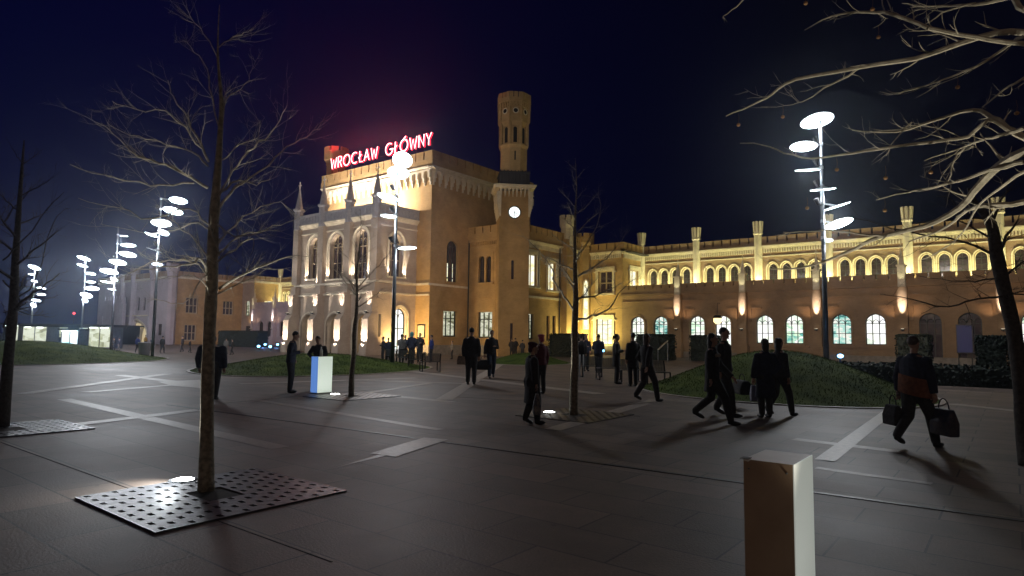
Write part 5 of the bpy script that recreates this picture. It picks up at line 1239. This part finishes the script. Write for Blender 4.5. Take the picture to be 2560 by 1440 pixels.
# near group
pp('man in grey trousers standing left of the blue and white box bollard, head bowed', 724, 982, 829, RIGHT+R(15), coat=NAVY, pants=CHAR, arms=('pocket','hold'), nod=.5, lean=.06, bulk=1.18, vox=.015)
r = pp('man in black jacket bending over the blue and white box bollard, facing the camera', 797, 974, 838, TOWARD, coat=CHAR, pants=CHAR, arms=('reach','reach'), nod=.5, lean=.32, bulk=1.12, vox=.015, hair=HAIRB)
q = ground(793, 985); bx_ = (q.x-.10, q.y+.16, 1.035); t = thing('bottle', 'white bottle standing on top of the blue and white box bollard', 'bottle', bx_)
m = MB(); m.lathe(bx_, [(.035,1.035),(.04,1.05),(.04,1.2),(.015,1.26),(.015,1.31)], 12); m.build('bottle_body', plain('white_plastic', (.7,.7,.65), .4), t, True)
m = MB(); m.lathe(bx_, [(.018,1.31),(.018,1.335)], 10); m.build('cap', plain('dark_cap', (.05,.05,.05), .5), t)
r = pp('person in bulky dark blue coat half hidden behind the trunk of the big front tree', 524, 1000, 838, AWAY, coat=NAVY, pants=CHAR, bulk=2.05, long=0, arms=('down','down'), vox=.015, stride=.12, hs='hood', hair=NAVY)
r = pp('tall man in black seen from behind with a pale bag at his left hip', 1177, 962, 820, AWAY, coat=CHAR, pants=CHAR, arms=('down','down'), stride=.07, vox=.015, bulk=1.15)
c = r[2]((-.30,.02,.62)); bag('shoulder_bag', 'pale fabric shoulder bag hanging at the left hip of the man seen from behind', c, .27, .10, .30, AWAY, TANC)
r = pp('man walking towards the camera in dark jacket carrying a big black holdall', 1228, 945, 826, TOWARD+R(10), coat=CHAR, pants=JEANS, arms=('hold','carry'), stride=.2, vox=.015, nod=.2)
c = hand_at(r, 1); c = Vector((c.x, c.y, c.z-.52)); bag('holdall', 'big round black holdall carried by the man walking towards the camera', c, .52, .3, .40, TOWARD, CHAR, flare=1.2)
r = pp('woman in long dark coat and beret walking right beside the centre ground light', 1328, 1060, 858, RIGHT+R(12), coat=CHAR, pants=CHAR, long=2, female=True, arms=('swing','carry'), stride=.11, vox=.013, hs='beret', hair=cloth('plum_felt', (.07,.02,.035)), bulk=1.62, nod=.2)
c = hand_at(r, 1); c = Vector((c.x, c.y, c.z-.44)); bag('patterned_bag', 'patterned carrier bag held by the woman in the long dark coat', c, .36, .12, .38, RIGHT, noisy('bag_pattern', (.05,.06,.10), (.28,.24,.20), 14, .7))
pp('person in red jacket and pinkish hat behind the woman in the long dark coat', 1352, 985, 838, AWAY+R(30), coat=REDC, pants=CHAR, female=True, hs='beret', hair=cloth('pink_felt', (.5,.10,.14)), arms=('down','down'), vox=.017)
pp('left one of two distant dark figures standing close together on the small lawn', 1279, 893, 846, AWAY, arms=('pocket','pocket'), hair=HAIRB, zoff=.0)
pp('right one of two distant dark figures standing close together on the small lawn', 1288, 893, 845, AWAY+R(25), arms=('pocket','pocket'))
pp('lone distant dark figure on the small lawn, right of a close pair', 1306, 894, 850, AWAY-R(20), arms=('pocket','pocket'))
# group at the porch
for a in ((957,905,842,LEFT,'dark figure at the left end of the group by the porch',CHAR),(970,908,844,AWAY,'dark figure second from the left in the group by the porch',NAVY),(979,906,846,RIGHT,'dark figure directly behind the lamp pole in front of the porch',CHAR),
          (1003,908,836,AWAY+R(30),'person in pale grey coat standing before the bright porch doorway',GREYC),(1012,903,838,TOWARD,'person in black half behind the pale grey coat at the porch',CHAR),(1028,909,830,AWAY-R(15),'person with turquoise scarf in front of the yellow lit wall',NAVY),
          (1049,907,833,TOWARD,'man with an open dark jacket facing the camera under the notice frame',CHAR),(1078,906,838,LEFT,'person in bluish jacket at the right corner of the porch group',BLUEC)):
    rr_ = pp(a[4], a[0], a[1], a[2], a[3], coat=a[5], pants=CHAR, arms=('hold' if a[0] % 2 else 'pocket','pocket'), bulk=1.1, hs='hood' if a[0] == 1028 else 'short', hair=TEAL if a[0] == 1028 else HAIRD)
pp('small child-sized figure standing by the foot of the block wall', 1130, 898, 852, LEFT, coat=TANC, pants=CHAR, arms=('down','hold'))
# right side groups
pp('person at the left of the right bench group, half hidden by the centre tree', 1453, 930, 838, AWAY, arms=('pocket','down'), bulk=1.1)
pp('man in dark jacket facing the camera behind the right bench', 1464, 928, 836, TOWARD+R(20), arms=('pocket','hold'), coat=NAVY, bulk=1.15)
r = pp('person in blue-lit dark coat sitting on the right bench with a glowing phone', 1496, 932, 836, AWAY-R(30), arms=('hold','hold'), coat=NAVY, bulk=1.2)
ph = at(1509, 876, (Vector((r[0].location.x, r[0].location.y, 0))-CAM).dot(fwd_h)-.25)
t = thing('phone', 'phone glowing blue in the hand of the person at the right bench', 'phone', ph); m = MB(); m.box(ph.x-.05, ph.x+.05, ph.y-.01, ph.y+.01, ph.z-.08, ph.z+.08); o = m.build('phone_body', BLACKM, t); m = MB(); m.box(ph.x-.045, ph.x+.045, ph.y-.013, ph.y-.0105, ph.z-.07, ph.z+.07); m.build('phone_screen', emit('phone_glow', (.2,.55,1), 5), t)
pp('woman in a dark knee-length jacket standing side-on right of the phone glow', 1541, 960, 836, RIGHT, coat=CHAR, pants=CHAR, long=1, female=True, hs='tail', arms=('hold','hold'), vox=.016)
pp('person in dark coat standing between two others at the right bench', 1583, 966, 833, AWAY+R(15), coat=CHAR, pants=CHAR, long=1, arms=('down','pocket'), vox=.016)
pp('person with shoulder-length hair striding right past the right bench', 1617, 1004, 835, RIGHT+R(25), coat=CHAR, pants=CHAR, female=True, hs='long', hair=HAIRB, arms=('pocket','swing'), stride=.27, vox=.015, bulk=1.12)
r = pp('woman in black jacket with pale shoulder pattern striding in front of the lit doorway', 1782, 1058, 835, TOWARD+R(60), coat=CHAR, pants=CHAR, long=1, female=True, hs='long', arms=('swing','carry'), stride=.36, vox=.013, bulk=1.2)
m = MB()
for dx, dz in ((-.10,1.36),(.0,1.35),(.12,1.36)):
    m.ell(r[2]((dx,.115,dz-.03)), (.04,.04,.035), 8, 6)
m.build('jacket_pattern', TANC, r[0], True)
r2 = pp('tall man close behind the striding woman, his head under the hanging lantern', 1812, 1040, 820, TOWARD+R(50), coat=CHAR, pants=CHAR, arms=('down','carry'), stride=.2, vox=.014, bulk=1.2)
c = Vector((*ground(1856, 1018).xy, .0)); c.z = .32; bag('travel_bag', 'black travel bag carried low between the tall man and the pair with long hair', c, .62, .30, .34, RIGHT, CHAR, flare=1.1)
r = pp('woman with long dark hair in a long black coat, left one of a close pair', 1915, 1044, 848, AWAY+R(10), coat=NAVY, pants=CHAR, long=2, female=True, hs='long', arms=('carry','pocket'), vox=.014, bulk=1.25)
c = Vector((*ground(1890, 1035).xy, .28)); bag('white_bag', 'white plastic carrier bag held by the left one of a close pair with long hair', c, .20, .10, .36, AWAY, plain('white_bag', (.55,.55,.66), .5))
pp('woman with long hair stepping right, right one of a close pair', 1950, 1040, 846, RIGHT+R(25), coat=CHAR, pants=CHAR, long=0, female=True, hs='long', arms=('pocket','down'), stride=.27, vox=.014, bulk=1.1)
r = pp('walker at the right with an orange jacket panel carrying two shopping bags', 2292, 1120, 842, RIGHT+R(25), coat=NAVY, pants=CHAR, arms=('carry','carry'), stride=.33, vox=.012, hair=HAIRB, bulk=1.25, accent=ORANGE)
for i, lab, mt_, w_, h_ in ((0, 'small dark shopping bag in the left hand of the walker with the orange jacket panel', CHAR, .30, .32), (1, 'larger printed shopping bag in the right hand of the walker with the orange jacket panel', noisy('bag_print', (.03,.03,.06), (.08,.06,.07), 12, .6), .40, .40)):
    c = hand_at(r, i); off = rgt*(.12 if i == 1 else -.10); c = Vector((c.x+off.x, c.y+off.y, c.z-h_-.12)); bag('shopping_bag', lab, c, w_, .14, h_, RIGHT, mt_, grp='shopping bags of the walker')
# far left walkers
for px, ft, hd_, fc_, coat_, lab in ((284,876,846,LEFT,CHAR,'distant walker left of the second lamp pole near the lit shelter'),(297,877,845,LEFT,NAVY,'distant walker in pale trousers right of the second lamp pole'),(343,882,840,AWAY,BLUEC,'distant walker in a bright blue jacket before the pale arched porch'),
      (363,868,838,AWAY,MUST,'distant figure in a mustard jacket behind the grey bin'),(378,876,843,LEFT,NAVY,'distant figure just left of the lamp pole by the big tree'),(405,883,840,AWAY,CHAR,'distant walker with a pale bag right of the lamp pole near the big tree'),(455,880,840,LEFT,CHAR,'distant figure against the orange wall, left one of two'),
      (474,882,848,RIGHT,CHAR,'distant figure against the orange wall, right one of two'),(564,885,845,AWAY,GREYC,'distant figure in pale trousers in front of the long dark hedge'),(580,887,848,LEFT,CHAR,'distant dark figure in front of the long dark hedge')):
    pp(lab, px, ft, hd_, fc_, coat=coat_, pants=GREYC if px in (297,564) else CHAR, arms=('down','down'), stride=.18, vox=.03, group='distant walkers at the left')
pp('tiny figure in a white top seen inside the porch archway', 829, 878, 842, TOWARD, coat=plain('white_top', (.7,.7,.66), .8), pants=CHAR, vox=.03)

# ================================================================ BENCHES
def bench(px, py, label, ang, grp):
    g = ground(px, py); t = thing('wire_bench', label, 'bench', (g.x, g.y, 0), grp); rm = Matrix.Rotation(ang, 3, 'Z')
    T = lambda p: Vector((g.x, g.y, 0))+rm @ Vector(p)
    for sx in (-.42, .42):
        m = MB(); m.tube([T(p) for p in ((sx,.28,.02),(sx,-.28,.02),(sx,-.30,.05),(sx,-.30,.44),(sx,-.28,.46),(sx,.22,.46),(sx,.33,.85))], .028, 6); m.build('side_frame', BLACKM, t)
        m = MB(); m.tube([T((sx,.26,.02)), T((sx,.24,.46))], .028, 6); m.build('leg', BLACKM, t)
    m = MB()
    for k in range(12): y = -.27+k*.045; m.bar(T((-.42,y,.465)), T((.42,y,.465)), .022, .026)
    for k in range(9): x = -.40+k*.1; m.bar(T((x,-.28,.452)), T((x,.23,.452)), .01)
    m.build('seat', METAL, t)
    m = MB()
    for k in range(9): s_ = k/8; m.bar(T((-.42,.235+s_*.095,.50+s_*.35)), T((.42,.235+s_*.095,.50+s_*.35)), .022, .026)
    for k in range(9): x = -.40+k*.1; m.bar(T((x,.22,.49)), T((x,.325,.84)), .01)
    m.build('backrest', METAL, t)
for i, (px, py, lab) in enumerate(((1075,929,'nearest wire bench at the right end of the left row'),(1042,922,'second wire bench from the right end of the left row'),(1010,915,'third wire bench from the right end of the left row'),(982,908,'far wire bench at the left end of the left row'))):
    bench(px, py, lab, PSI+R(200 if i == 0 else 185), 'wire benches left of the centre')
for i, (px, py, lab) in enumerate(((1476,942,'wire bench just right of the centre tree'),(1520,949,'wire bench under the phone glow'),(1575,955,'wire bench behind the standing coats at the right mound'),(1640,963,'wire bench against the left foot of the right mound'))):
    bench(px, py, lab, PSI+R(8), 'wire benches right of the centre tree')
g = ground(1449, 942); t = thing('sign_post', 'narrow pale upright post right behind the centre tree trunk', 'post', (g.x, g.y, 0)); m = MB(); m.bar((g.x,g.y,0),(g.x,g.y,.95),.06,.04); m.build('post', plain('pale_post', (.6,.6,.6), .4), t)
m = MB(); m.bar((g.x+.12,g.y+.1,0),(g.x+.12,g.y+.1,.95),.05,.04); m.build('post', plain('pale_post2', (.5,.5,.5), .4), t)
g = ground(360, 890); t = thing('litter_bin', 'round grey litter bin at the foot of the lamp pole left of the big tree', 'bin', (g.x, g.y, 0)); m = MB(); m.lathe((g.x,g.y), [(.36,0),(.40,.9),(.44,.92),(.44,1.0)], 20); m.build('bin_body', plain('bin_grey', (.35,.35,.40), .6), t, True)
m = MB(); m.lathe((g.x,g.y), [(.40,.995),(.36,1.004)], 20); m.build('liner', BLACKM, t)

# ================================================================ SHELTERS AT THE LEFT
def shelter(px, t_, w_, h_, label, glass, dep=2.2, roofc=BLACKM):
    x, y = gp(px, t_); t = thing('glass_shelter', label, 'shelter', (x, y, 0), 'lit glass shelters at the left'); rm = Matrix.Rotation(PSI, 3, 'Z'); T = lambda a, b, c: Vector((x, y, 0))+rm @ Vector((a, b, c))
    def bx(mb, a0, a1, b0, b1, c0, c1): mb.hexa([T(a0,b0,c0),T(a1,b0,c0),T(a1,b1,c0),T(a0,b1,c0),T(a0,b0,c1),T(a1,b0,c1),T(a1,b1,c1),T(a0,b1,c1)])
    m = MB(); bx(m, -w_/2-.3, w_/2+.3, -.3, dep+.3, h_, h_+.22); m.build('roof', roofc, t)
    n = max(2, round(w_/1.3)); m = MB()
    for k in range(n+1): a = -w_/2+w_*k/n; bx(m, a-.04, a+.04, -.02, .06, 0, h_)
    bx(m, -w_/2, w_/2, -.015, .05, .0, .12); m.build('frame', METAL, t)
    for k in range(n): a = -w_/2+w_*k/n; m = MB(); bx(m, a+.05, a+w_/n-.05, .0, .03, .13, h_-.02); m.build('glass_panel', glass, t)
    m = MB(); bx(m, -w_/2, w_/2, dep-.05, dep, 0, h_); bx(m, -w_/2, -w_/2+.04, .07, dep-.06, 0, h_); bx(m, w_/2-.04, w_/2, .07, dep-.06, 0, h_); m.build('wall', METAL, t)
    m = MB()
    for k in range(n): a = -w_/2+w_*(k+.5)/n; bx(m, a-.35, a+.35, -.28, -.12, h_-.12, h_-.03)
    m.build('ceiling_lamp', emit('shelter_lamp', (.95,1,.9), 5), t); return t, T
GP1 = litglass('shelter_glass_warm', (.30,.32,.18), (.62,.66,.42), (.95,1,.8), .8, .9); GP2 = litglass('shelter_glass_cyan', (.25,.75,.85), (.7,1,1), (1,1,1), 1.5, .8)
shelter(254, 68, 2.3, 2.25, 'glass shelter with warm lit panels just left of the second lamp pole', GP1)
shelter(180, 74, 1.9, 1.9, 'brightest cyan-white glass kiosk between the two distant lamp posts', GP2)
shelter(92, 80, 3.0, 2.3, 'wide warm lit glass shelter behind the farthest lamp post', GP1)
shelter(36, 84, 1.6, 2.5, 'small lit shelter at the left edge beside the dark trunk', GP1)
x, y = gp(150, 86); m = MB()
bt = thing('low_building', 'low dark building behind the lit shelters with a tiny red light on its roof', 'building', (x, y, 0)); rm = Matrix.Rotation(PSI, 3, 'Z'); T = lambda p: Vector((x, y, 0))+rm @ Vector(p)
m.hexa([T(p) for p in ((-9,2,0),(4,2,0),(4,12,0),(-9,12,0),(-9,2,2.6),(4,2,2.6),(4,12,2.6),(-9,12,2.6))]); m.build('wall', plain('dark_clad', (.015,.02,.03), .7), bt)
m = MB(); m.hexa([T(p) for p in ((-9.4,1.6,2.6),(4.4,1.6,2.6),(4.4,12.4,2.6),(-9.4,12.4,2.6),(-9.4,1.6,2.8),(4.4,1.6,2.8),(4.4,12.4,2.8),(-9.4,12.4,2.8))]); m.build('roof', ROOF, bt)
m = MB(); m.tube([T((.6,2,2.8)), T((.6,2,4.2))], .04, 6); o = m.build('mast', BLACKM, bt); m = MB(); m.ell(T((.6,2,4.3)), (.14,.14,.14), 8, 6); m.build('red_lamp', emit('red_beacon', (1,.03,.04), 6), o)
for k, a in enumerate((-6.5, -4.8, -1.2, 1.5)):
    m = MB(); m.hexa([T((a,1.96,1.0)),T((a+1.1,1.96,1.0)),T((a+1.1,2.0,1.0)),T((a,2.0,1.0)),T((a,1.96,2.3)),T((a+1.1,1.96,2.3)),T((a+1.1,2.0,2.3)),T((a,2.0,2.3))]); m.build('window', GP1, bt)
# blue tinted fill from the shelters: the light they give off
light('AREA', 'kiosk_light', (*gp(180, 72.5), 1.5), 260, (.35,.75,1), bt, (*gp(180, 60), .5), shape='RECTANGLE', size=3, size_y=1.8)

GLOW_HAZE = 0.00055  # thin volume added to give the lamps and sign a glow
if GLOW_HAZE:
    m = MB(); m.box(-260, 120, -30, 220, -1, 60); hz_ = m.build('added_haze', None); struct(hz_, 'stuff')
    hm2 = bpy.data.materials.new('glow_haze'); hm2.use_nodes = True; n = hm2.node_tree; n.nodes.clear(); o_ = n.nodes.new('ShaderNodeOutputMaterial'); v = n.nodes.new('ShaderNodeVolumePrincipled')
    v.inputs['Color'].default_value = (.72,.82,1,1); v.inputs['Density'].default_value = GLOW_HAZE; v.inputs['Anisotropy'].default_value = .88; n.links.new(v.outputs[0], o_.inputs['Volume']); hz_.data.materials.append(hm2)
